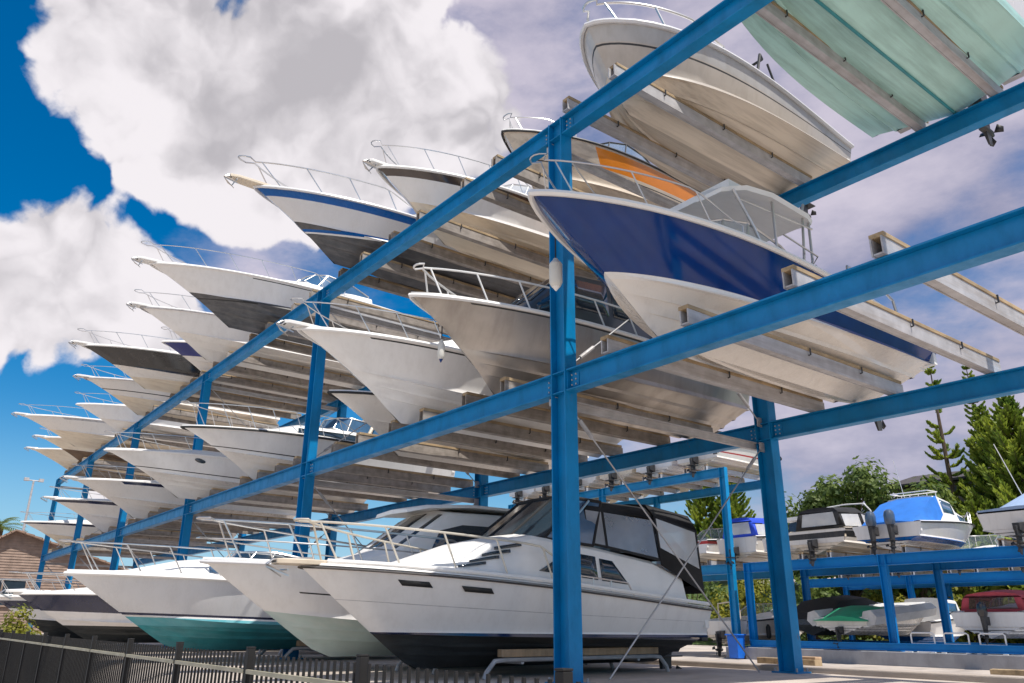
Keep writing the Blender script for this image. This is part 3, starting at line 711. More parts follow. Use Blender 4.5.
b.cabin([(5.3, .35, .28, 1.16, 1.21), (4.75, .72, .6, 1.12, 1.38), (4.0, .95, .82, 1.08, 1.62), (3.35, 1.05, .92, 1.03, 1.76), (2.2, 1.1, .98, .94, 1.66), (1.0, 1.12, 1.0, .88, 1.52), (.35, 1.12, 1.02, .86, 1.32)], TOPW,
        wins=((2.24, 3.32, .34, .80, 0, -.56), (1.62, 2.16, .34, .78, .28, 0), (4.12, 4.5, .50, .57), (3.92, 4.34, .61, .68), (3.74, 4.16, .72, .79), (3.56, 3.98, .83, .90)), name='cabin', crown=.07)
# black framed raked screen
f = MB(); g = MB()
base = [(3.45, 0, 1.80), (3.4, .45, 1.79), (3.1, .86, 1.74), (2.25, .98, 1.68)]
top_ = [(2.6, 0, 2.42), (2.55, .42, 2.42), (2.35, .78, 2.39), (1.95, .86, 2.36)]
mir = lambda P: [Vector((p[0], -p[1], p[2])) for p in reversed(P[1:])]+[Vector(p) for p in P]
FB, FT = mir(base), mir(top_)
f.tube(FB, .022, CVBLK); f.tube(FT, .028, CVBLK)
for i in range(len(FB)): f.tube([FB[i], FT[i]], .022, CVBLK)
f.tube([(2.9, .9, 1.72), (2.2, .86, 2.36)], .018, STEEL); f.tube([(2.9, -.9, 1.72), (2.2, -.86, 2.36)], .018, STEEL)
o = f.build('windshield', b.root)
for i in range(len(FB)-1): g.quad(FB[i], FB[i+1], FT[i+1], FT[i], GLASSB if i in (0, 5) else GLASS)
g.build('glass_pane', o, smooth=0, solid=.008)
b.canopy([(.90, 1.08, .92, 1.52, 2.40), (1.98, 1.0, .88, 1.66, 2.41), (2.3, .95, .82, 1.70, 2.42)], CVBLK, panels=((.03, .97, .06, .9), (.06, .94, .06, .9)), vinyl=mat('smoked vinyl', (.40, .42, .46), .08, alpha=.5, coat=.8), name='forward_canopy')
b.canopy([(-.12, 1.08, .98, 1.06, 2.34), (.88, 1.08, .93, 1.46, 2.45)], CVBLK, panels=((.05, .95, .36, .94),), name='aft_canopy')
b.side_rail(.28, .42, .2)
b.outdrive(0, 0, .28)
mb = MB(); mb.box((-.13, .95, .62), (.14, .1, .2), REDL); mb.box((-.13, .95, .44), (.16, .12, .2), DRIVE); mb.build('stern_light', b.root, bevel=.01)
stands.append((-1.9, -.1, 3.0, .2))

b = place('G', -4.2, -3.3, 1.54, 7.6, 'white boat with pale green bottom, just left of the vinyl covered cruiser', B=2.75, Zs=1.0, R=2.35, top=WHITE, bot=AFPALE, wl=[(.26, .50, AFPALE)], bands=[(.44, .47, RUBB, .45, .86)], rub=GREYW, rubr=.03, ps=2.8)
b.bow_rail(.42, .48, .15, n=5, r=.017, mid=True)
b.cabin([(5.6, .5, .4, 1.3, 1.36), (4.9, .95, .8, 1.2, 1.55), (3.9, 1.05, .82, 1.1, 2.26), (2.2, 1.1, .88, 1.05, 2.3), (1.2, 1.1, .9, 1.03, 2.22)], TOPW, wins=((1.5, 4.4, .35, .82, 0, -.3),), front=(1, .08, .92, .96), crown=.08)
mb = MB(); mb.loft([[(x, -w, z-.03), (x, -w*.9, z+.03), (x, 0, z+.06), (x, w*.9, z+.03), (x, w, z-.03), (x, 0, z-.01)] for x, w, z in ((4.55, .55, 2.26), (4.3, .82, 2.32), (3.5, .95, 2.38), (2., .98, 2.39), (.8, .95, 2.33), (.65, .88, 2.3))], TOPW); mb.build('hardtop', b.root)
b.outdrive(0, 0, .3); stands.append((-4.2, -.1, 3.4, .2))
b = place('G', -8.1, -4.38, 1.50, 7.2, 'white boat with teal bottom and navy boot line behind the fence', B=2.7, Zs=1.0, R=2.3, top=GREYW, bot=AFTEAL, wl=[(.46, .68, NAVYD), (.42, .64, WHITE), (.39, .61, mat('teal boot stripe', (.08, .36, .42), .45, dirt=(.3, .45, .48), dirt_amt=.5)), (.28, .47, AFTEAL)], rub=TOPW, rubr=.035, crown=.28, ps=2.7)
b.bow_rail(.42, .42, .2, n=6, r=.014); b.windshield(4.6, 2.4, .95, .5, .6, glass=GLASS)
b.cabin([(6.2, .3, .22, 1.3, 1.33), (5.4, .7, .55, 1.25, 1.52), (4.5, .95, .8, 1.2, 1.62), (3., 1.05, .9, 1.1, 1.62)], TOPW, wins=((3.5, 5.0, .25, .7),), glass=GLASSB)
stands.append((-8.1, -.3, 2.6, .2))
b = place('G', -14.2, -4.35, 1.30, 7.4, 'boat with dark navy topsides over a white band and black bottom', B=2.7, Zs=.95, R=2.1, top=NAVYD, bot=AFBLK, wl=[(.50, .74, WHITE), (.30, .42, AFBLK)], rub=TOPW, rubr=.03, crown=.25)
b.bow_rail(.5, .36, .2, n=5); b.pulpit(.2); stands.append((-14.2, -.3, 2.6, .2))
b = place('G', -19.0, -4.35, 1.34, 7.4, 'white boat with navy stripe at the left edge of the ground row', B=2.7, Zs=.95, R=2.1, top=WHITE, bot=AFBLK, bands=[(.45, .8, NAVYD)], wl=[(.30, .42, AFBLK)], rub=TOPW, rubr=.03, crown=.25)
b.bow_rail(.5, .36, .2, n=5); stands.append((-19, -.3, 2.6, .2))
for X, lab, bt in ((-11.2, 'plain white boat set back in the ground row, beyond the teal bottomed one', AFBLK),):
    b = place('G', X, -.6, 1.45, 6.2, lab, B=2.5, Zs=.95, R=2.0, top=WHITE2, bot=bt, wl=[(.4, .5, bt)]); b.windshield(3.8, 2., .9, .5, .5); stands.append((X, .9, 3.6, .2))

# fenders left hanging at two bows
def fender(px, label, r, h, tipm):
    e = empty('boat_fender', px, 0, label, 'fender', 'fenders hanging from bows')
    mb = MB(); mb.tube([(0, 0, 0), (0, 0, -.03), (0, 0, -.08), (0, 0, -h), (0, 0, -h-.05), (0, 0, -h-.08)], r, mat('fender white', (.68, .66, .60), .4, var=.05, dirt=(.2, .17, .13)), n=12, radii=[r*.3, r*.5, r, r, r*.7, r*.2]); mb.build('body', e)
    t = MB(); t.tube([(0, 0, -h-.04), (0, 0, -h-.11)], r*.7, tipm, n=10, radii=[r*.75, r*.1]); t.build('end_cap', e)
    t = MB(); t.tube([(0, 0, 0), (0, 0, .35)], .010, RUBB, n=5); t.build('rope', e)
fender((-1.75, -.92, 4.78), 'slim white fender with a blue tip under the aluminium bow', .055, .26, NAVY)
fender((.95, -.95, 5.12), 'fat white fender beside the nearest post under the navy bow', .085, .34, TOPW)

RACK = rack('boat_storage_rack', 'big blue steel rack with two open decks stacked full of boats', 'storage rack', [-1, 0, 1, 2, 3, 4, 5], 0, BAY, 0, DEP, [H1, H2], H2, BLUEP, slots=slots)

for X, y0, y1, kz in stands:
    e = empty('boat_stand', (X, (y0+y1)/2, 0), 0, None, 'boat stand', 'stands under the ground row')
    e['label'] = {-1.9: 'tan timber and pipe stand under the vinyl covered cruiser', -4.2: 'stand under the pale green bottomed boat', -8.1: 'stand under the teal bottomed boat', -14.2: 'stand under the navy topsided boat', -19.: 'stand under the striped boat at the left edge', -11.2: 'stand under the boat set back in the ground row'}[X]
    hl = (y1-y0)/2
    for sd in (-1, 1):
        x = sd*.62
        t = MB(); t.box((x, 0, kz+.12), (.10, 2*hl, .10), TAN); t.build('timber_pad', e, smooth=0, bevel=.008)
        p = MB(); pts = [(x, -hl-.25, .0), (x, -hl-.22, kz-.12), (x, -hl-.08, kz+.02), (x, -hl+.1, kz+.035), (x, hl-.1, kz+.035), (x, hl+.08, kz+.02), (x, hl+.22, kz-.12), (x, hl+.25, .0)]
        p.tube(pts, .032, GALV, n=8); p.build('pipe_frame', e)
    p = MB()
    for y in (-hl+.4, hl-.4): p.tube([(-.62, y, kz+.0), (.62, y, kz+.0)], .03, GALV)
    p.split('cross_bar', e)
# ------------------------------------------------------------------ racks and boats across the drive
wl_ = MB(); wl_.box((6, 21.1, -.26), (36, 5.2, .44), CONCG)
o = wl_.build('concrete_plinth', None, smooth=0, bevel=.02); tag(o, 'low grey concrete plinth under the racks across the drive', 'concrete plinth')
FY_, FZ, RY = 18.9, 2.92, 3.7       # front line, deck height and depth of the racks across the drive
LBLUE = mat('light blue rack paint', (.0, .23, .50), .4, var=.12, coat=.2)
sl = [(-8.1, FZ, .5), (-5.45, FZ, .5), (-1.5, FZ, .5), (2., FZ, .5)]
RA = rack('boat_rack', 'low bright blue steel rack across the drive on a concrete plinth', 'storage rack', [0, -1, -2, -3], -11.0, 5.27, FY_, RY, [FZ], FZ, BLUEP2, colsec=(.24, .2), bd=.35, bw=.2, slots=sl, brace=False, foot=-.04)
for y in (0, RY):
    mb = MB(); ibeam(mb, (0, y-.18, .10), (15.8, y-.18, .10), .22, .16, BLUEP2); mb.build('ground_beam', RA, smooth=0)
TZ = 6.65
sl = [(x, TZ, .45) for x in (-13.1, -15.5, -17.85, -20.2, -22.6, -24.8)]+[(x, FZ, .5) for x in (-13.3, -16.5, -19.5, -22.5)]
RB = rack('boat_rack', 'tall light blue rack behind the cruiser, drives of its boats facing front', 'storage rack', [0, 1, 2], -11.75, 6.9, FY_, RY, [FZ, TZ], TZ, LBLUE, colsec=(.28, .2), bd=.36, bw=.2, slots=sl, brace=False, foot=-.45)
sl = [(x, FZ, .5) for x in (-30, -33.5, -37, -40.5, -44)]
RD = rack('boat_rack', 'low rack far down the drive, seen beneath the big rack', 'storage rack', [0, 1, 2, 3], -28., 6.9, FY_, RY, [FZ], FZ, LBLUE, colsec=(.24, .2), bd=.36, bw=.2, slots=sl, brace=False, foot=-.45)
RC = rack('boat_rack', 'third blue rack at the back, seen through the low rack', 'storage rack', [0, -1, -2, -3], -16., 5.3, 30.5, RY, [FZ], FZ, BLUEP2, colsec=(.24, .2), bd=.4, bw=.2, slots=[(x, FZ, .5) for x in (-13.5, -11, -8.3, -5.8)], brace=False, foot=-.45)

def place2(X, sy, kz, L, label, cat='motor boat', name='motor_boat', yaw=0., group='boats on the racks across the drive', **k):
    root = empty(name, (X, sy, kz), R_(90+yaw), label, cat, group)
    k.setdefault('Zb', 1.15); k.setdefault('keelp', 1.2); k.setdefault('B', 2.3); k.setdefault('Zs', .85); k.setdefault('R', 1.8)
    b = Boat(root, L=L, **k); b.build_hull(); return b
# middle deck of the low rack
b = place2(-8.1, 18.95, 3.06, 6.4, 'cream sports cruiser with a black canvas canopy, on the low rack across the drive', 'cabin cruiser', 'cabin_cruiser', top=WHITE2, bot=CREAM, bands=[(.35, .8, DRIVE)], Zs=.82, B=2.4, deck=CREAM)
b.canopy([(.35, .95, .75, .85, 1.6), (1.7, .98, .8, .9, 1.72), (2.9, .95, .7, .95, 1.5)], CVBLK, panels=((.1, .9, .15, .85), (.08, .95, .1, .9)))
b.windshield(3.9, 2.6, .9, .6, .6, glass=CLEAR); b.arch(2.6, .95, .9, 1.0, -.3, TOPW, .03); b.outdrive(0, 0, .3, 1.0); b.bow_rail(.55, .4, .1, n=4)
b = place2(-9.6, 19.1, 3.06, 4.8, 'small white console boat with white hardtop, left of the black canopy', 'motor boat', 'motor_boat', top=WHITE2, bot=CREAM, B=1.6, Zb=1.0, Zs=.7)
b.cabin([(2.6, .4, .35, .7, .9), (2.3, .5, .45, .7, 1.3), (1.4, .55, .5, .7, 1.35)], NAVYD, wins=((1.5, 2.2, .3, .85),)); b.cabin([(2.7, .62, .60, 1.42, 1.50), (1.1, .66, .64, 1.42, 1.50)], TOPW, name='hardtop')
b.outdrive(0, 0, .3, .9)
b = place2(-5.45, 18.9, 3.06, 6.2, 'white hardtop fishing boat under a bright blue cover with twin outboards', 'fishing boat', 'fishing_boat', top=WHITE, bot=WHITE2, wl=[(.36, .46, ROYAL), (.24, .34, WHITE2)], B=2.35, Zs=.8)
b.cabin([(5.0, .4, .3, 1.08, 1.12), (4.3, .8, .65, 1., 1.35), (3.5, .92, .75, .9, 1.46), (3.2, .95, .75, .9, 1.75), (2.2, .98, .8, .85, 1.85), (1.9, .98, .8, .85, 1.83)], TOPW, wins=((3.5, 4.7, .3, .75), (2.3, 3.15, .45, .9)), glass=GLASSB)
mb = MB(); P = []
for x, w, z0, z1 in ((.05, 1.02, .82, .88), (.7, 1.04, .8, 1.25), (1.5, 1.02, .8, 1.72), (2.1, .95, 1.2, 1.9)):
    P.append([(x, -w, z0), (x, -w*.85, z1-.06), (x, -w*.4, z1), (x, w*.4, z1), (x, w*.85, z1-.06), (x, w, z0)])
mb.loft(P, CVBLUE); mb.build('cockpit_cover', b.root)
for i, p_ in enumerate(P[:-1]): pass
b.outboard(-.05, .32, .72, .95, MOTORB); b.outboard(-.05, -.32, .72, .95, MOTORB); b.bow_rail(.6, .35, .1, n=4)
mb = MB(); 
for y in (-.6, -.3, 0, .3, .6): mb.tube([(2.6, y, 1.88), (2.6, y, 2.05)], .015, TOPW)
mb.tube([(2.6, -.65, 2.05), (2.6, .65, 2.05)], .018, TOPW); mb.tube([(1.9, -.65, 2.03), (1.9, .65, 2.03)], .018, TOPW); mb.tube([(2.6, .65, 2.05), (1.9, .65, 2.03)], .018, TOPW); mb.tube([(2.6, -.65, 2.05), (1.9, -.65, 2.03)], .018, TOPW)
mb.tube([(2.2, .3, 1.9), (1.8, .3, 3.2)], .012, TOPW, n=5)
mb.build('roof_rack', b.root)
b = place2(-1.5, 19.0, 3.06, 6.4, 'white boat under a peaked pale blue cover at the right edge', top=WHITE2, bot=WHITE2, Zs=.9)
mb = MB(); P = []
for x, w, z0, z1 in ((.0, 1.1, .95, 1.0), (1.0, 1.18, .95, 1.5), (2.6, 1.15, .98, 1.75), (4.4, .85, 1.05, 1.3), (5.6, .25, 1.15, 1.2)):
    P.append([(x, -w, z0-.1), (x, -w*1.01, z0), (x, 0, z1), (x, w*1.01, z0), (x, w, z0-.1)])
mb.loft(P, CVPALE); mb.build('boat_cover', b.root); b.outdrive(0, 0, .3)
mb = MB(); mb.tube([(1.2, .2, 1.4), (.6, .5, 3.0)], .014, TOPW, n=5); mb.tube([(2.2, -.2, 1.6), (1.9, -.4, 3.4)], .012, TOPW, n=5); mb.build('aerial', b.root)
# under the low rack
b = place2(-7.6, 19.1, .42, 6.2, 'grey inflatable boat partly under a green tarpaulin, on the ground under the low rack', 'inflatable boat', 'inflatable_boat', group='boats under the low rack', top=WHITE2, bot=WHITE2, Zs=.55, Zb=.95, B=2.0, rub=HYP, rubr=.27)
mb = MB(); P = []
for x, w, z0, z1 in ((-.1, 1.0, .55, .62), (.8, 1.05, .6, .95), (2.0, 1.02, .62, .98), (3.1, .85, .70, .88)):
    P.append([(x, -w, z0-.12), (x, -w*.6, z1-.08), (x, 0, z1), (x, w*.6, z1-.1), (x, w*1.02, z0-.1)])
mb.loft(P, CVGRN); mb.build('tarpaulin', b.root); b.outdrive(0, 0, .1, .8)
b = place2(-3.0, 19.3, .38, 5.8, 'white runabout with a faded red canopy frame, on the ground under the low rack', 'runabout', 'runabout', group='boats under the low rack', top=WHITE, bot=WHITE2, Zs=.72, Zb=.95, B=2.1, wl=[(.3, .36, GREYW)])
b.canopy([(.5, .95, .8, .72, 1.28), (1.6, .95, .8, .75, 1.38), (2.5, .92, .75, .8, 1.25)], CVRED, panels=((.15, .85, .0, .8), (.1, .9, .0, .8)), vinyl=mat('brown tinted vinyl', (.14, .07, .06), .3, alpha=.35))
b.outboard(-.05, 0, .6, .8); b.windshield(3.4, 2.2, .8, .4, .4)
b = place2(-9.3, 20., .38, 5.8, 'low boat under a loose black cover, behind the green tarpaulin', group='boats under the low rack', top=NAVYD, bot=AFBLK, Zs=.75)
mb = MB(); P = []
for x, w, z0, z1 in ((-.2, 1.1, .75, .8), (.8, 1.15, .8, 1.3), (2.6, 1.1, .85, 1.45), (4.6, .7, .98, 1.15), (5.5, .15, 1.1, 1.15)):
    P.append([(x, -w, z0-.2), (x, -w*.7, z1-.12), (x, 0, z1), (x, w*.7, z1-.12), (x, w, z0-.2)])
mb.loft(P, CVBLK); mb.build('boat_cover', b.root)
b = place2(-12.6, 19.2, .0, 6.2, 'white boat with black fenders on the ground below the tall light blue rack', group='boats under the racks across the drive', top=WHITE2, bot=CREAM, Zs=.85)
b.windshield(3.8, 2.2, .85, .45, .4); b.outdrive(0, 0, .3)
mb = MB(); mb.tube([(.2, -.7, .85), (.2, -.7, 1.5), (.2, -.2, 1.55), (.2, .3, 1.5), (.2, .3, .85)], .03, CREAM); mb.build('stern_rail', b.root)
mb = MB()
for x in (1.2, 2.6):
    for sd in (1, -1): mb.tube([(x, 1.2*sd, .75), (x, 1.2*sd, .65), (x, 1.2*sd, .3), (x, 1.2*sd, .22)], .09, RUBB, n=10, radii=[.03, .09, .09, .03])
mb.build('fender', b.root)
# tall rack
b = place2(-14., 19., 3.06, 6., 'white runabout with blue bow cover, left of the thin light blue post', top=WHITE, bot=CREAM, bands=[(.7, .95, REDS)])
b.windshield(3.3, 1.8, .9, .55, .4); b.outdrive(0, 0, .3)
mb = MB(); P = []
for x, w, z0, z1 in ((2.6, .98, .95, 1.05), (3.5, .9, 1.0, 1.3), (5.0, .4, 1.1, 1.2)):
    P.append([(x, -w, z0-.1), (x, -w*.6, z1-.06), (x, 0, z1), (x, w*.6, z1-.06), (x, w, z0-.1)])
mb.loft(P, CVBLUE); mb.build('bow_cover', b.root)
b = place2(-11.7, 19.3, 3.06, 5.2, 'white boat with a bright blue framed canopy, left of the back post', top=WHITE2, bot=CREAM, B=1.9)
b.canopy([(.2, .8, .62, .85, 1.6), (1.4, .82, .66, .88, 1.68), (2.4, .8, .5, .9, 1.4)], mat('royal blue canvas', (.01, .06, .55), .7, var=.1), panels=((.12, .88, .15, .85), (.1, .9, .1, .85)))
b.outdrive(0, 0, .3)
labs = ['white hull with red line, nearest to the top of the thin light blue post', 'white hull with navy line, second from the thin light blue post', 'cream hull with black line, third from the thin light blue post', 'white hull with red line, fourth along the tall light blue rack', 'white hull with navy line, fifth along the tall light blue rack', 'white hull with black line at the far end of the tall light blue rack', 'cream hull farthest along the top of the tall light blue rack']
for i, X in enumerate((-13.1, -15.5, -17.85, -20.2, -22.6, -24.8)):
    b = place2(X, 19.0, 6.79, 6+.2*(i % 3), labs[i], top=[WHITE2, WHITE, CREAM, WHITE2][i % 4], bot=[CREAM, WHITE2, CREAM2, WHITE2][i % 4], bands=[(.4, .5, [REDS, NAVYD, RUBB][i % 3])])
    b.outdrive(0, 0, .3, .95); b.windshield(3.6, 2., .85, .5, .4)
labs = ['white boat with navy stripe on the low far rack, nearest of its row', 'warm white boat with black stripe on the low far rack, second of its row', 'pale grey boat with blue stripe on the low far rack, third of its row', 'white boat with navy stripe on the low far rack, fourth of its row', 'warm white boat with black stripe, last on the low far rack']
for i, X in enumerate((-30, -33.5, -37, -40.5, -44)):
    b = place2(X, 19.0, 3.06, 6.4, labs[i], top=[WHITE, WHITE2, GREYW][i % 3], bot=WHITE2, bands=[(.4, .6, [NAVYD, RUBB, ROYAL][i % 3])])
    b.windshield(3.6, 2., .9, .5, .4); b.outdrive(0, 0, .3)
for X, lab, c1 in ((-13.5, 'white boat with a dark cover on the third rack, left one', CVBLK), (-11., 'white boat with blue cover on the third rack, behind the fishing boat', CVBLUE), (-8.3, 'white boat with outboard on the third rack, seen above the red canopy', None), (-5.8, 'white cabin boat on the third rack, at the right edge', None)):
    b = place2(X, 30.6, 3.06, 6., lab, top=WHITE, bot=CREAM, bands=[(.5, .7, NAVYD)], group='boats on the third rack'); b.outboard(-.05, 0, .7, 1.)
    if c1:
        mb = MB(); P = [[(x, -w, z0), (x, 0, z1), (x, w, z0)] for x, w, z0, z1 in ((.1, 1.0, .86, 1.0), (1.5, 1.05, .9, 1.5), (3.5, .95, .95, 1.4))]; mb.loft(P, c1); mb.build('boat_cover', b.root)
    else: b.windshield(3.6, 2., .9, .6, .4)
b = place2(-8.3, 24.5, .0, 5.6, 'blue and white cabin boat on the ground behind the low rack', top=WHITE, bot=ROYAL, group='boats under the racks across the drive')
b.cabin([(3.8, .7, .6, .9, 1.2), (3.3, .8, .7, .85, 1.7), (2., .85, .75, .85, 1.75)], TOPW, wins=((2.1, 3.2, .35, .85),), glass=GLASSB)
# bits in the drive
for i, (x, y) in enumerate(((-4.75, 18.75), (-3.75, 18.75), (-2.75, 18.75))):
    e = empty('trestle_stand', (x, y, -.04), 0, ['white pipe trestle below the grey inflatable', 'white pipe trestle between the inflatable and the red canopy', 'white pipe trestle below the red canopy boat'][i], 'trestle', 'white pipe trestles by the plinth')
    mb = MB(); mb.tube([(-.35, 0, 0), (-.35, 0, .52), (-.3, 0, .56), (.3, 0, .56), (.35, 0, .52), (.35, 0, 0)], .024, TOPW, n=7); mb.tube([(-.35, 0, .25), (.35, 0, .25)], .018, TOPW); mb.build('frame', e)
    mb = MB()
    for s_ in (-.35, .35): mb.box((s_, 0, .012), (.12, .4, .024), TOPW)
    mb.build('foot', e, smooth=0)
bn = MB(); bn.loft([[(-.2, -.2, .03), (.2, -.2, .03), (.2, .2, .03), (-.2, .2, .03)], [(-.23, -.23, .8), (.23, -.23, .8), (.23, .23, .8), (-.23, .23, .8)]], mat('blue plastic', (.01, .14, .62), .4))
e = empty('wheelie_bin', (-11.35, 18.3, -.45), 0, 'bright blue plastic bin at the foot of the low rack corner post', 'bin')
o = bn.build('body', e, smooth=0, bevel=.02); l_ = MB(); l_.box((0, 0, .83), (.56, .56, .05), MATS['blue plastic']); l_.build('lid', e, smooth=0, bevel=.015)
w = MB()
for s_ in (-.2, .2): w.tube([(s_-.03, .2, .07), (s_+.03, .2, .07)], .07, RUBB, n=12)
w.build('wheel', e)
kb = MB(); kb.box((-22, 5.1, .02), (64, .35, .14), CONC); o = kb.build('concrete_kerb', None, smooth=0, bevel=.02); tag(o, 'long pale concrete kerb along the back posts of the big rack', 'kerb')
for (x, y, a, l_, lab) in ((3.3, 5.9, 10, 1.6, 'weathered timber beam lying in front of the plinth'), (-1.2, 6.4, -6, 1.3, 'short timber beam lying near the back post')):
    tb = MB(); tb.box((0, 0, .07), (l_, .2, .14), TIMBER); tb.box((l_*.3, .01, .16), (l_*.4, .18, .05), TAN); o = tb.build('timber_beam', None, smooth=0, bevel=.01); o.location = (x, y, 0); o.rotation_euler = (0, 0, R_(a)); tag(o, lab, 'timber')

# ------------------------------------------------------------------ fence
FY, FT, FG = -4.35, .455, -.68
fe = empty('picket_fence', (0, FY, FG), 0, 'black steel picket fence with pale sunlit-coloured top rail along the front', 'fence')
hgt = FT-FG
xs = [.85+2*k for k in range(-24, 5)]
proto_post = None; proto_panel = None
for i, x in enumerate(xs):
    if proto_post is None:
        p = MB(); p.box((0, 0, (hgt+.03)/2), (.062, .062, hgt+.03), FENCE); p.box((0, 0, hgt+.037), (.066, .066, .012), FENCE)
        proto_post = p.build('post', fe, smooth=0, bevel=.004); proto_post.location = (x, 0, 0)
        q = MB()
        for j in range(1, 20): 
            q.box((j*.1, 0, (hgt-.0)/2+.04), (.017, .017, hgt-.10), FENCE)
        q.box((1, -.024, hgt-.15), (1.93, .03, .032), FRAIL); q.box((1, .026, .16), (1.91, .03, .045), FRAIL)
        proto_panel = q.build('panel', fe, smooth=0); proto_panel.location = (x, 0, 0)
    else:
        c = proto_post.copy(); COL.objects.link(c); c.location = (x, 0, 0); c.parent = fe
        if i < len(xs)-1: c = proto_panel.copy(); COL.objects.link(c); c.location = (x, 0, 0); c.parent = fe

# ------------------------------------------------------------------ ground
def terr(x, y):
    if y < -4.6: z = -.68
    elif y < -3.2: z = -.68*(1-sstep(-4.6, -3.2, y))
    else: z = 0.
    z += -.45*sstep(5.4, 6.6, y)+4.7*sstep(36, 50, y)+6*sstep(60, 140, y)
    return z
gm = MB(); gx = [-900, -400, -200, -120, -90, -70, -60, -50, -40, -30, -25, -20, -15, -10, -5, 0, 5, 10, 15, 20, 30, 45, 70, 120, 300, 900]
gy = [-900, -300, -100, -40, -20, -10, -5.5, -4.6, -4.3, -4., -3.7, -3.4, -3.2, -2, 0, 2, 4, 5.4, 5.8, 6.2, 6.6, 8, 11, 14, 18, 24, 30, 36, 38, 40, 42, 44, 46, 48, 50, 60, 70, 80, 90, 100, 120, 140, 200, 900]
vs = [(x, y, terr(x, y)) for y in gy for x in gx]; nx = len(gx)
gm.add(vs, [(j*nx+i, j*nx+i+1, (j+1)*nx+i+1, (j+1)*nx+i) for j in range(len(gy)-1) for i in range(nx-1)], mat('pale concrete yard', (.52, .45, .39), .9, var=.12, vscale=.35, dirt=(.13, .105, .09), dirt_amt=.75, dscale=(.9, .5, 1), bump=.35, bscale=25))
g = gm.build('ground', None, smooth=60); g['kind'] = 'structure'
hm = MB()
vs = []; hx = [-140+8*i for i in range(35)]; hy = [34+4*j for j in range(28)]
for y in hy:
    for x in hx: vs.append((x, y, terr(x, y)+.03+(rnd.uniform(-.05, .4) if y > 36 else 0)))
nx = len(hx); hm.add(vs, [(j*nx+i, j*nx+i+1, (j+1)*nx+i+1, (j+1)*nx+i) for j in range(len(hy)-1) for i in range(nx-1)], mat('hill grass', (.07, .11, .025), .95, var=.4, vscale=.6, bump=.6, bscale=9))
h = hm.build('hill', None, smooth=60); h['kind'] = 'structure'

# ------------------------------------------------------------------ vegetation
def norfolk(x, y, H, label, seed, sparse=1., width=.34, zb=None):
    r = random.Random(seed); z0 = terr(x, y)-.1 if zb is None else zb
    e = empty('norfolk_pine', (x, y, z0), 0, label, 'pine tree', 'pine trees on the hill')
    t = MB(); t.tube([(0, 0, 0), (.04, 0, H*.3), (-.03, .03, H*.7), (0, 0, H)], .2, BARK, n=8, radii=[.016*H, .012*H, .007*H, .01]); 
    f = MB(); z = H*.12; lim = t
    while z < H-.15:
        ln = max(.18, (H-z)*width*(1-.25*(z < H*.3))+.15)*r.uniform(.85, 1.1); nb = r.choice((6, 7, 7, 8)) if sparse > .8 else r.choice((4, 5, 6)); a0 = r.uniform(0, 6)
        for k in range(nb):
            if r.random() > sparse: continue
            a = a0+2*math.pi*k/nb+r.uniform(-.15, .15); L_ = ln*r.uniform(.75, 1.1); up = r.uniform(.05, .22)+.25*(z/H)
            pts = []
            for i in range(8):
                q = i/7; pts.append(Vector((math.cos(a)*L_*q, math.sin(a)*L_*q, z+L_*(up*q-.16*math.sin(q*3.0)+.22*q**3))))
            lim.tube(pts, .02, BARK, n=4, radii=[.03*(1-i/8)+.006 for i in range(8)])
            side = Vector((-math.sin(a), math.cos(a), 0))
            ns = int(10+L_*11)
            for i in range(ns):
                q = .12+.88*i/ns; fi = q*7; i0 = min(6, int(fi)); p = pts[i0].lerp(pts[i0+1], fi-i0); d = (pts[i0+1]-pts[i0]).normalized()
                for sd in (-1, 1, 0):
                    l2 = (.20+.26*L_*math.sin(min(1, q*1.05)*2.9)*.6)*r.uniform(.6, 1.3)
                    if l2 < .1: l2 = .1
                    dr_ = (side*sd*r.uniform(.5, .9)+d*r.uniform(.5, .9)+Vector((0, 0, r.uniform(.15, .55)+(0.3 if sd == 0 else 0)))).normalized()
                    w_ = dr_.cross(Vector((r.uniform(-1, 1), r.uniform(-1, 1), r.uniform(-1, 1)))).normalized()*r.uniform(.06, .10)
                    b_ = p+dr_*l2
                    f.add([p-w_*.5, p+dr_*l2*.5+w_, b_, p+dr_*l2*.5-w_], [(0, 1, 2, 3)], LEAF_PINE)
        z += r.uniform(.42, .6)*(.6+.4*(1-z/H))*(1.25 if sparse < .8 else 1)
    t.v += []; o = t.build('trunk', e); f.build('crown', e, smooth=0)
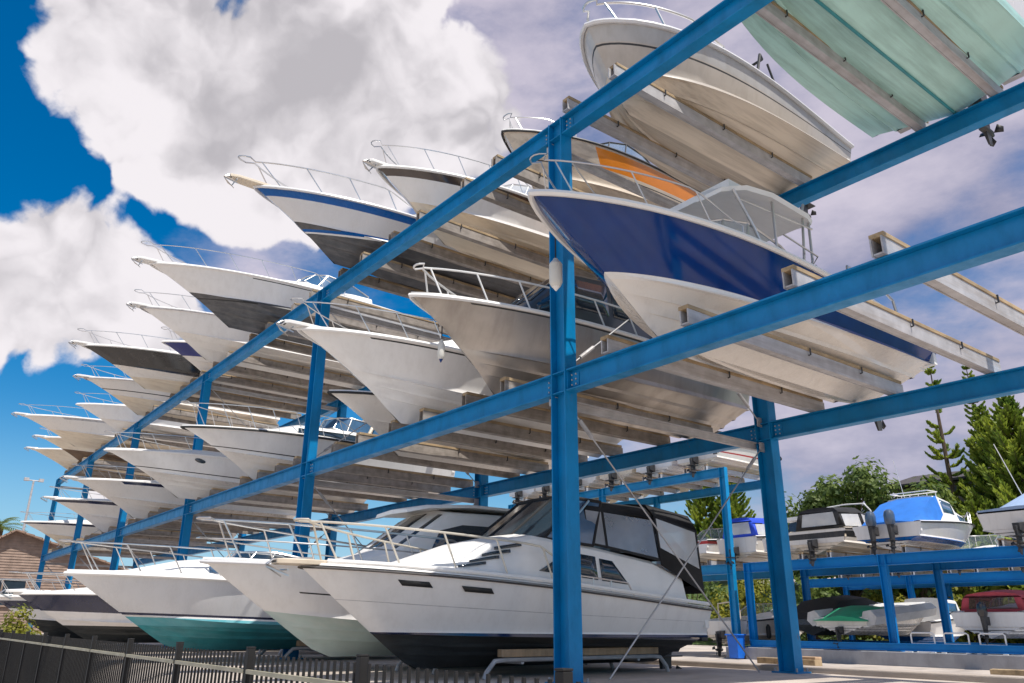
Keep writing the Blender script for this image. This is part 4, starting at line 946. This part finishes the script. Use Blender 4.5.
def bush(x, y, rx, ry, rz, label, seed, leaf=None, n=2600, sz=.2, name='bush', cat='bush', z0=None, group=None, zc=.75):
    r = random.Random(seed); z0 = terr(x, y) if z0 is None else z0; leaf = leaf or LEAF_BUSH
    e = empty(name, (x, y, z0), 0, label, cat, group)
    t = MB(); f = MB(); cl = []
    for i in range(int(10+rx*5)):
        a = r.uniform(0, 6.28); q = r.random()**.5; h = r.uniform(.25, 1.)
        c = Vector((math.cos(a)*rx*q*.85, math.sin(a)*ry*q*.85, rz*h*math.sqrt(max(.08, 1-q*q*.8)))); cl.append((c, r.uniform(.22, .42)*min(rx, rz)))
        t.tube([(0, 0, 0), (c.x*.3, c.y*.3, c.z*.5), tuple(c)], .03, BARK, n=5, radii=[.06*rz*.3+.01, .03*rz*.3+.008, .006])
    for i in range(n):
        c, s_ = r.choice(cl); d = Vector((r.gauss(0, 1), r.gauss(0, 1), r.gauss(0, .8)))
        d = d.normalized()*s_*r.random()**.4; p = c+d
        if p.z < .02: continue
        nrm = (d.normalized()+Vector((r.uniform(-.7, .7), r.uniform(-.7, .7), r.uniform(-.2, .9)))).normalized(); u = nrm.orthogonal().normalized(); u = Matrix.Rotation(r.uniform(0, 6.28), 3, nrm) @ u; w_ = nrm.cross(u); s2 = sz*r.uniform(.6, 1.3)
        f.add([p-u*s2*.5, p+w_*s2*.28, p+u*s2*.5, p-w_*s2*.28], [(0, 1, 2, 3)], leaf)
    t.build('trunk', e); f.build('crown', e, smooth=0)
norfolk(-14.3, 45, 14.8, 'tall thin pine with sparse short branches above the house roof', 1, sparse=.45, width=.16)
norfolk(-12, 45.7, 10.8, 'slim pine beside the thin sparse pine', 2, sparse=.95, width=.36)
norfolk(-9.8, 43.6, 11.6, 'broad bright green pine at the right edge', 3, width=.50)
norfolk(-7.2, 42.2, 11.4, 'pine cut by the right edge of the view, beside the broad one', 4, width=.50)
norfolk(-11.4, 40.8, 7., 'short bushy pine in front of the broad one', 5, width=.62)
norfolk(-35.8, 47.8, 10., 'small pine over the cruiser canopy, left of a pair', 6, width=.42)
norfolk(-33., 47.8, 10., 'small pine over the cruiser canopy, right of a pair', 7, width=.36)
norfolk(-16.4, 56.2, 16.2, 'distant thin pine peeking over the back beam', 8, sparse=.7, width=.15)
bg = 'leafy bushes on the hill'
bush(-20.9, 43.6, 3.8, 2.8, 9.6, 'round green tree behind the black canopy boat', 11, n=8500, sz=.40, group=bg, name='leafy_tree', cat='tree')
bush(-17.5, 42.9, 3.6, 2.8, 9.0, 'green tree in front of the house roof', 12, n=8500, sz=.40, group=bg, name='leafy_tree', cat='tree')
bush(-14.9, 40.8, 3.3, 2.5, 8.6, 'green tree between the house and the pines', 13, n=6500, sz=.40, group=bg, name='leafy_tree', cat='tree')
bush(-25.1, 45, 3.6, 2.8, 7.2, 'green tree left of the black canopy boat', 14, n=6500, sz=.40, group=bg, name='leafy_tree', cat='tree')
bush(-7.7, 37.5, 3.3, 2.2, 5.6, 'dense green bush under the pines at the right edge', 15, LEAF_PINE, n=6500, sz=.40, group=bg)
bush(-11.1, 37.5, 2.2, 2., 4.8, 'yellowish bush behind the blue covered fishing boat', 16, LEAF_YEL, n=3000, sz=.32, group=bg)
for i, (x, y, rx, rz, lf, lab) in enumerate(((-23.6, 35.4, 3.1, 4.4, LEAF_YEL, 'sunlit yellow green bush seen between the cruiser stern and the back post'), (-28.2, 36, 3.1, 4.8, LEAF_BUSH, 'darker green bush left of the sunlit yellow green bush'), (-18.9, 35.4, 2.5, 3.6, LEAF_BUSH, 'green bush behind the black covered boat'), (-14.7, 35.4, 2.2, 3.0, LEAF_YEL, 'yellow bush seen over the green tarpaulin'), (-10.2, 35.4, 2.1, 3.0, LEAF_YEL, 'yellow bush seen through the red canopy'), (-33.4, 37, 3.4, 4.8, LEAF_BUSH, 'green bush under the pair of small pines'))):
    bush(x, y, rx, 2.0, rz, lab, 20+i, lf, n=2600, sz=.32, group='bushes along the far edge of the yard')
bush(-16.2, -3.95, 1.3, .35, 1.2, 'small bright yellow green shrub behind the fence at the left', 31, LEAF_YEL, n=3500, sz=.10, name='shrub', cat='shrub', z0=-.35)
# palm beyond the hut
e = empty('palm_tree', (-62, -.5, 0), 0, 'palm tree behind the timber house at the left edge', 'palm tree')
t = MB(); t.tube([(0, 0, 0), (.1, 0, 3), (0, .1, 7.2)], .3, BARK, n=9, radii=[.34, .26, .24]); t.build('trunk', e)
f = MB()
for k in range(34):
    a = rnd.uniform(0, 6.28); el = rnd.uniform(.1, 1.3); L_ = rnd.uniform(1.7, 2.4)
    P = [Vector((math.cos(a)*L_*q*math.cos(el*(1-.5*q)), math.sin(a)*L_*q*math.cos(el*(1-.5*q)), 7.1+L_*(math.sin(el)*q-.55*q*q))) for q in [i/7 for i in range(8)]]
    sd = Vector((-math.sin(a), math.cos(a), 0))
    for i in range(7):
        for s_ in (-1, 1):
            for h in (0, .5):
                p = P[i].lerp(P[i+1], h); d = (P[i+1]-P[i]).normalized(); b_ = p+(sd*s_*.8+d*.6+Vector((0, 0, -.25)))*.5*math.sin(.5+i/7*2.3)
                f.add([p, p+d*.09, b_], [(0, 1, 2)], LEAF_PALM)
f.build('crown', e, smooth=0)
bush(-58, -2.6, 2.4, 1.6, 4.2, 'light green tree left of the palm', 41, LEAF_PALM, n=1500, sz=.35, name='leafy_tree', cat='tree')
# lamp mast
e = empty('light_mast', (-56, .4, 0), 0, 'thin grey light mast rising above the palm', 'mast')
t = MB(); t.tube([(0, 0, 0), (0, 0, 9.9)], .09, GALV, n=8, radii=[.13, .06]); t.build('pole', e)
t = MB(); t.tube([(0, -.5, 9.9), (0, .5, 9.9)], .04, GALV); t.box((0, -.45, 9.95), (.3, .3, .2), GALV); t.box((0, .45, 9.95), (.3, .3, .2), GALV); t.build('lamp_head', e)

# ------------------------------------------------------------------ buildings
def boards(mb, a, b, z0, z1, m, n, off, prof=None):
    """horizontal weatherboards on the wall from a to b"""
    a, b = Vector((*a, 0)), Vector((*b, 0)); d = (b-a).normalized(); nn = Vector((d.y, -d.x, 0))
    for i in range(n):
        za, zb = lerp(z0, z1, i/n), lerp(z0, z1, (i+1)/n)
        t0, t1 = prof((za+zb)/2) if prof else (0, 1)
        if t1 <= t0: continue
        p, q = a.lerp(b, t0), a.lerp(b, t1)
        vs = [p+nn*.05+Vector((0, 0, za)), q+nn*.05+Vector((0, 0, za)), q+nn*.015+Vector((0, 0, zb)), p+nn*.015+Vector((0, 0, zb)), p+Vector((0, 0, za)), q+Vector((0, 0, za)), q+Vector((0, 0, zb)), p+Vector((0, 0, zb))]
        mb.add(vs, [(0, 1, 2, 3), (1, 0, 4, 5), (0, 3, 7, 4), (2, 1, 5, 6), (3, 2, 6, 7)], m)
WOODW = mat('weathered siding', (.30, .215, .17), .8, var=.2, vscale=3, dirt=(.12, .08, .06), dirt_amt=.5, dscale=(3, .6, 8))
SHIN = mat('brown shingles', (.30, .20, .15), .85, var=.25, vscale=4, dirt=(.12, .09, .07), dirt_amt=.5, bump=.4, bscale=14)
e = empty('timber_house', (-50, 1.2, 0), 0, 'timber house with brown board walls and shingle roof at the far left', 'house')
w = MB(); hw, ev, ap = 5.2, 3.7, 5.9; ay = -1.9
def prof(z):
    if z <= ev: return (0, 1)
    k = (z-ev)/(ap-ev); return (lerp(0, (ay+hw)/(2*hw), k), lerp(1, (ay+hw)/(2*hw), k))
boards(w, (0, -hw), (0, hw), .0, ap-.05, WOODW, 36, .05, prof)
w.add([(-.02, -hw, 0), (-.02, hw, 0), (-.02, hw, ev), (-.02, ay, ap), (-.02, -hw, ev), (-12, -hw, 0), (-12, hw, 0), (-12, hw, ev), (-12, ay, ap), (-12, -hw, ev)], [(0, 1, 2, 3, 4), (5, 9, 8, 7, 6), (0, 4, 9, 5), (1, 6, 7, 2)], WOODW)
w.build('wall', e, smooth=0)
rf = MB()
for (y0, z0) in ((-hw, ev), (hw, ev)):
    d = Vector((0, y0-ay, z0-ap)).normalized(); n_ = Vector((0, -d.z, d.y)); n_ = n_ if n_.z > 0 else -n_
    L_ = (Vector((0, y0, z0))-Vector((0, ay, ap))).length+.55
    for i in range(16):
        a0, a1 = L_*i/16, L_*(i+1)/16+.04
        A = Vector((.55, ay, ap))+d*a0+n_*.05; B_ = Vector((.55, ay, ap))+d*a1+n_*.10; X_ = Vector((-13, 0, 0))
        rf.add([A, B_, B_+X_, A+X_, A-n_*.08, B_-n_*.12, B_+X_-n_*.12, A+X_-n_*.08], [(0, 1, 2, 3), (4, 7, 6, 5), (0, 4, 5, 1), (1, 5, 6, 2), (2, 6, 7, 3), (3, 7, 4, 0)], SHIN)
rf.build('roof', e, smooth=0)
wn = MB(); wn.box((.06, -2.0, 2.3), (.06, 2.4, 1.5), GLASS); o = wn.build('window', e, smooth=0)
wf = MB()
for z in (1.52, 3.08): wf.box((.1, -2.0, z), (.1, 2.6, .09), WOODW)
for y in (-3.25, -2.0, -.75): wf.box((.1, y, 2.3), (.1, .09, 1.47), WOODW)
wf.build('window_frame', o, smooth=0)
e = empty('hill_house', (-15.6, 49.2, terr(-15.6, 49.2)+2.2), 0, 'house with a dark low roof showing over the trees', 'house')
w = MB(); w.box((0, 0, 1.6), (6.5, 4, 3.6), mat('house wall', (.30, .26, .23), .8)); w.build('wall', e, smooth=0)
rf = MB(); rf.add([(-3.9, -2.7, 3.35), (3.9, -2.7, 3.35), (3.9, 2.7, 3.35), (-3.9, 2.7, 3.35), (-2.9, 0, 4.25), (3.4, 0, 4.15), (-3.9, -2.7, 3.2), (3.9, -2.7, 3.2), (3.9, 2.7, 3.2), (-3.9, 2.7, 3.2)], [(0, 1, 5, 4), (1, 2, 5), (2, 3, 4, 5), (3, 0, 4), (0, 6, 7, 1), (1, 7, 8, 2), (2, 8, 9, 3), (3, 9, 6, 0), (6, 9, 8, 7)], mat('dark roof', (.07, .06, .06), .7, bump=.3)); rf.build('roof', e, smooth=0)
wn = MB()
for x in (-2, 0, 2): wn.box((x, -2.02, 2.3), (1.2, .06, 1.1), GLASS)
wn.build('window', e, smooth=0)

# ------------------------------------------------------------------ sky, sun, camera
SUN_EL, SX, SY = 63., .80, .08
w = bpy.data.worlds.new('World'); scn.world = w; w.use_nodes = True
nt = w.node_tree; N = nt.nodes; Lk = nt.links
bg_ = N['Background']; bg_.inputs['Strength'].default_value = .10
sky = N.new('ShaderNodeTexSky'); sky.sky_type = 'NISHITA'; sky.sun_disc = False
sky.sun_elevation = R_(SUN_EL); sky.sun_rotation = math.atan2(SX, SY); sky.air_density = 1.1; sky.dust_density = 0.; sky.ozone_density = 3.
hs = N.new('ShaderNodeHueSaturation'); hs.inputs['Saturation'].default_value = 1.55; hs.inputs['Hue'].default_value = .5; hs.inputs['Value'].default_value = 1.08
Lk.new(sky.outputs[0], hs.inputs['Color'])
tc = N.new('ShaderNodeTexCoord')
def math_(op, a, b=None, c=None, clamp=False):
    n = N.new('ShaderNodeMath'); n.operation = op; n.use_clamp = clamp
    for i, v in enumerate((a, b, c)):
        if v is None: continue
        if isinstance(v, (int, float)): n.inputs[i].default_value = v
        else: Lk.new(v, n.inputs[i])
    return n.outputs[0]
def noise(vec, scale, detail=8, rough=.55, off=(0, 0, 0), stretch=(1, 1, 1)):
    m = N.new('ShaderNodeMapping'); m.inputs['Location'].default_value = off; m.inputs['Scale'].default_value = stretch; Lk.new(vec, m.inputs['Vector'])
    n = N.new('ShaderNodeTexNoise'); n.inputs['Scale'].default_value = scale; n.inputs['Detail'].default_value = detail; n.inputs['Roughness'].default_value = rough
    Lk.new(m.outputs[0], n.inputs['Vector']); return n.outputs['Fac']
D = tc.outputs['Generated']
def field(blobs):
    acc = None
    for d, r, wgt in blobs:
        v = N.new('ShaderNodeVectorMath'); v.operation = 'DISTANCE'; Lk.new(D, v.inputs[0]); v.inputs[1].default_value = Vector(d).normalized()
        f = math_('MULTIPLY_ADD', v.outputs['Value'], -wgt/r, wgt)
        acc = f if acc is None else math_('SMOOTH_MAX', acc, f, .12)
    return acc
def ramp(v, a, b, clampout=True):
    n = N.new('ShaderNodeMapRange'); n.interpolation_type = 'SMOOTHSTEP'; n.inputs['From Min'].default_value = a; n.inputs['From Max'].default_value = b; Lk.new(v, n.inputs['Value']); return n.outputs[0]
def mixc(f, a, b):
    n = N.new('ShaderNodeMix'); n.data_type = 'RGBA'
    if isinstance(f, (int, float)): n.inputs['Factor'].default_value = f
    else: Lk.new(f, n.inputs['Factor'])
    for k, v in (('A', a), ('B', b)):
        if isinstance(v, tuple): n.inputs[k].default_value = (*v, 1)
        else: Lk.new(v, n.inputs[k])
    return n.outputs['Result']
cum = field([((-.805, .115, .58), .135, 1), ((-.735, .297, .61), .19, 1), ((-.80, .19, .55), .16, 1), ((-.834, .202, .514), .11, 1), ((-.848, .255, .47), .07, 1), ((-.68, .43, .59), .12, 1), ((-.77, .33, .53), .14, 1),
             ((-.918, .085, .385), .085, 1), ((-.942, .04, .34), .10, 1), ((-.923, .145, .354), .095, 1), ((-.918, .20, .335), .065, .9), ((-.95, .07, .305), .045, .8), ((-.972, .196, .128), .035, .7),
             ((.6, -.6, .5), .5, .8), ((-.3, -.8, .5), .45, .8), ((.8, .3, .5), .4, .8)])  # last row: clouds out of view, added for ambient light and white reflections
sheet = field([((-.463, .633, .621), .22, .8), ((-.337, .777, .531), .26, .9), ((-.527, .696, .487), .16, .8), ((-.213, .782, .586), .25, .9), ((-.58, .46, .68), .16, .6), ((-.40, .80, .45), .16, .9), ((-.457, .863, .214), .20, .9), ((-.60, .72, .30), .16, .7), ((-.30, .93, .20), .2, .8), ((-.27, .86, .42), .10, .7), ((-.70, .55, .72), .2, .5), ((-.639, .666, .384), .15, .7), ((-.86, .3, .36), .05, .3), ((.2, .8, .6), .5, .7)])
def puff(vec, scale, off=(0, 0, 0)):
    v = noise(vec, scale, 3, .5, off=off)
    return math_('ABSOLUTE', math_('SUBTRACT', v, .5))
# domain warp so that the billows do not look cellular
wn_ = N.new('ShaderNodeTexNoise'); wn_.inputs['Scale'].default_value = 7; wn_.inputs['Detail'].default_value = 5; Lk.new(D, wn_.inputs['Vector'])
wv = N.new('ShaderNodeVectorMath'); wv.operation = 'MULTIPLY_ADD'; Lk.new(wn_.outputs['Color'], wv.inputs[0]); wv.inputs[1].default_value = (.11, .11, .11); 
wa = N.new('ShaderNodeVectorMath'); wa.operation = 'ADD'; Lk.new(D, wa.inputs[0]); wa.inputs[1].default_value = (-.055, -.055, -.055); Lk.new(wa.outputs[0], wv.inputs[2])
DW = wv.outputs[0]
def billow(off):
    a = noise(DW, 5., 7, .52, off=off)
    b = math_('MULTIPLY', puff(DW, 9., off), .9)
    return math_('ADD', a, b)
n1 = billow((0, 0, 0)); n1b = billow((.012, .02, -.045)); n1c = billow((.04, .05, -.13))
n2 = noise(D, 3.2, 9, .6, off=(3, 1, 2), stretch=(1, 1, 2.2)); n3 = noise(D, 26, 6, .6, off=(1, 5, 2))
dens = math_('ADD', math_('ADD', cum, math_('MULTIPLY_ADD', n1, 1.7, -1.08)), math_('MULTIPLY_ADD', n3, .22, -.11))
a1 = ramp(dens, .0, .16)
relief = math_('ADD', math_('MULTIPLY', math_('SUBTRACT', n1, n1b), 1.9), math_('MULTIPLY_ADD', math_('SUBTRACT', n1, n1c), 1.5, .66))
inner = ramp(dens, .3, 1.3)
lum = math_('SUBTRACT', relief, math_('MULTIPLY', inner, .42), clamp=True)
ccol = mixc(ramp(lum, -.1, 1.), (4.7, 4.5, 4.8), (8.5, 8.1, 8.4))
dens2 = math_('ADD', sheet, math_('MULTIPLY_ADD', n2, 2.2, -.88))
a2 = math_('MULTIPLY', ramp(dens2, -.15, .75), .93)
scol = mixc(ramp(n2, .32, .68), (2.9, 2.9, 4.2), (6.6, 6.0, 6.9))
sx = N.new('ShaderNodeSeparateXYZ'); Lk.new(D, sx.inputs[0])
clear = mixc(ramp(sx.outputs['Z'], .24, -.06), hs.outputs[0], (2.4, 4.8, 7.4))
c = mixc(a2, clear, scol); c = mixc(a1, c, ccol)
Lk.new(c, bg_.inputs['Color'])
sl = bpy.data.lights.new('sun', 'SUN'); sl.energy = 5.; sl.angle = R_(.5); sl.color = (1, .95, .87)
so = bpy.data.objects.new('sun', sl); COL.objects.link(so)
h_ = math.hypot(SX, SY); sd = Vector((SX/h_*math.cos(R_(SUN_EL)), SY/h_*math.cos(R_(SUN_EL)), math.sin(R_(SUN_EL))))
so.rotation_euler = sd.to_track_quat('Z', 'Y').to_euler()

f_px, yaw, pit, rol = 787.794, .659118, .344492, .0067425
cam = bpy.data.cameras.new('camera'); co = bpy.data.objects.new('camera', cam); COL.objects.link(co)
cam.sensor_width = 36; cam.lens = f_px/1024*36; cam.clip_start = .05; cam.clip_end = 3000
hd = Vector((-math.cos(yaw), math.sin(yaw), 0)); rt = Vector((math.sin(yaw), math.cos(yaw), 0)); up = Vector((0, 0, 1))
F = hd*math.cos(pit)+up*math.sin(pit); U = -hd*math.sin(pit)+up*math.cos(pit)
R2 = rt*math.cos(rol)+U*math.sin(rol); U2 = -rt*math.sin(rol)+U*math.cos(rol)
co.matrix_world = Matrix(((R2.x, U2.x, -F.x, 7.8653), (R2.y, U2.y, -F.y, -7.0072), (R2.z, U2.z, -F.z, .6918), (0, 0, 0, 1)))
scn.camera = co
vs_ = scn.view_settings; vs_.view_transform = 'Standard'; vs_.look = 'None'; vs_.exposure = .10; vs_.gamma = 1.; vs_.use_curve_mapping = False
scn.cycles.max_bounces = 6; scn.cycles.transparent_max_bounces = 8; scn.cycles.use_denoising = True
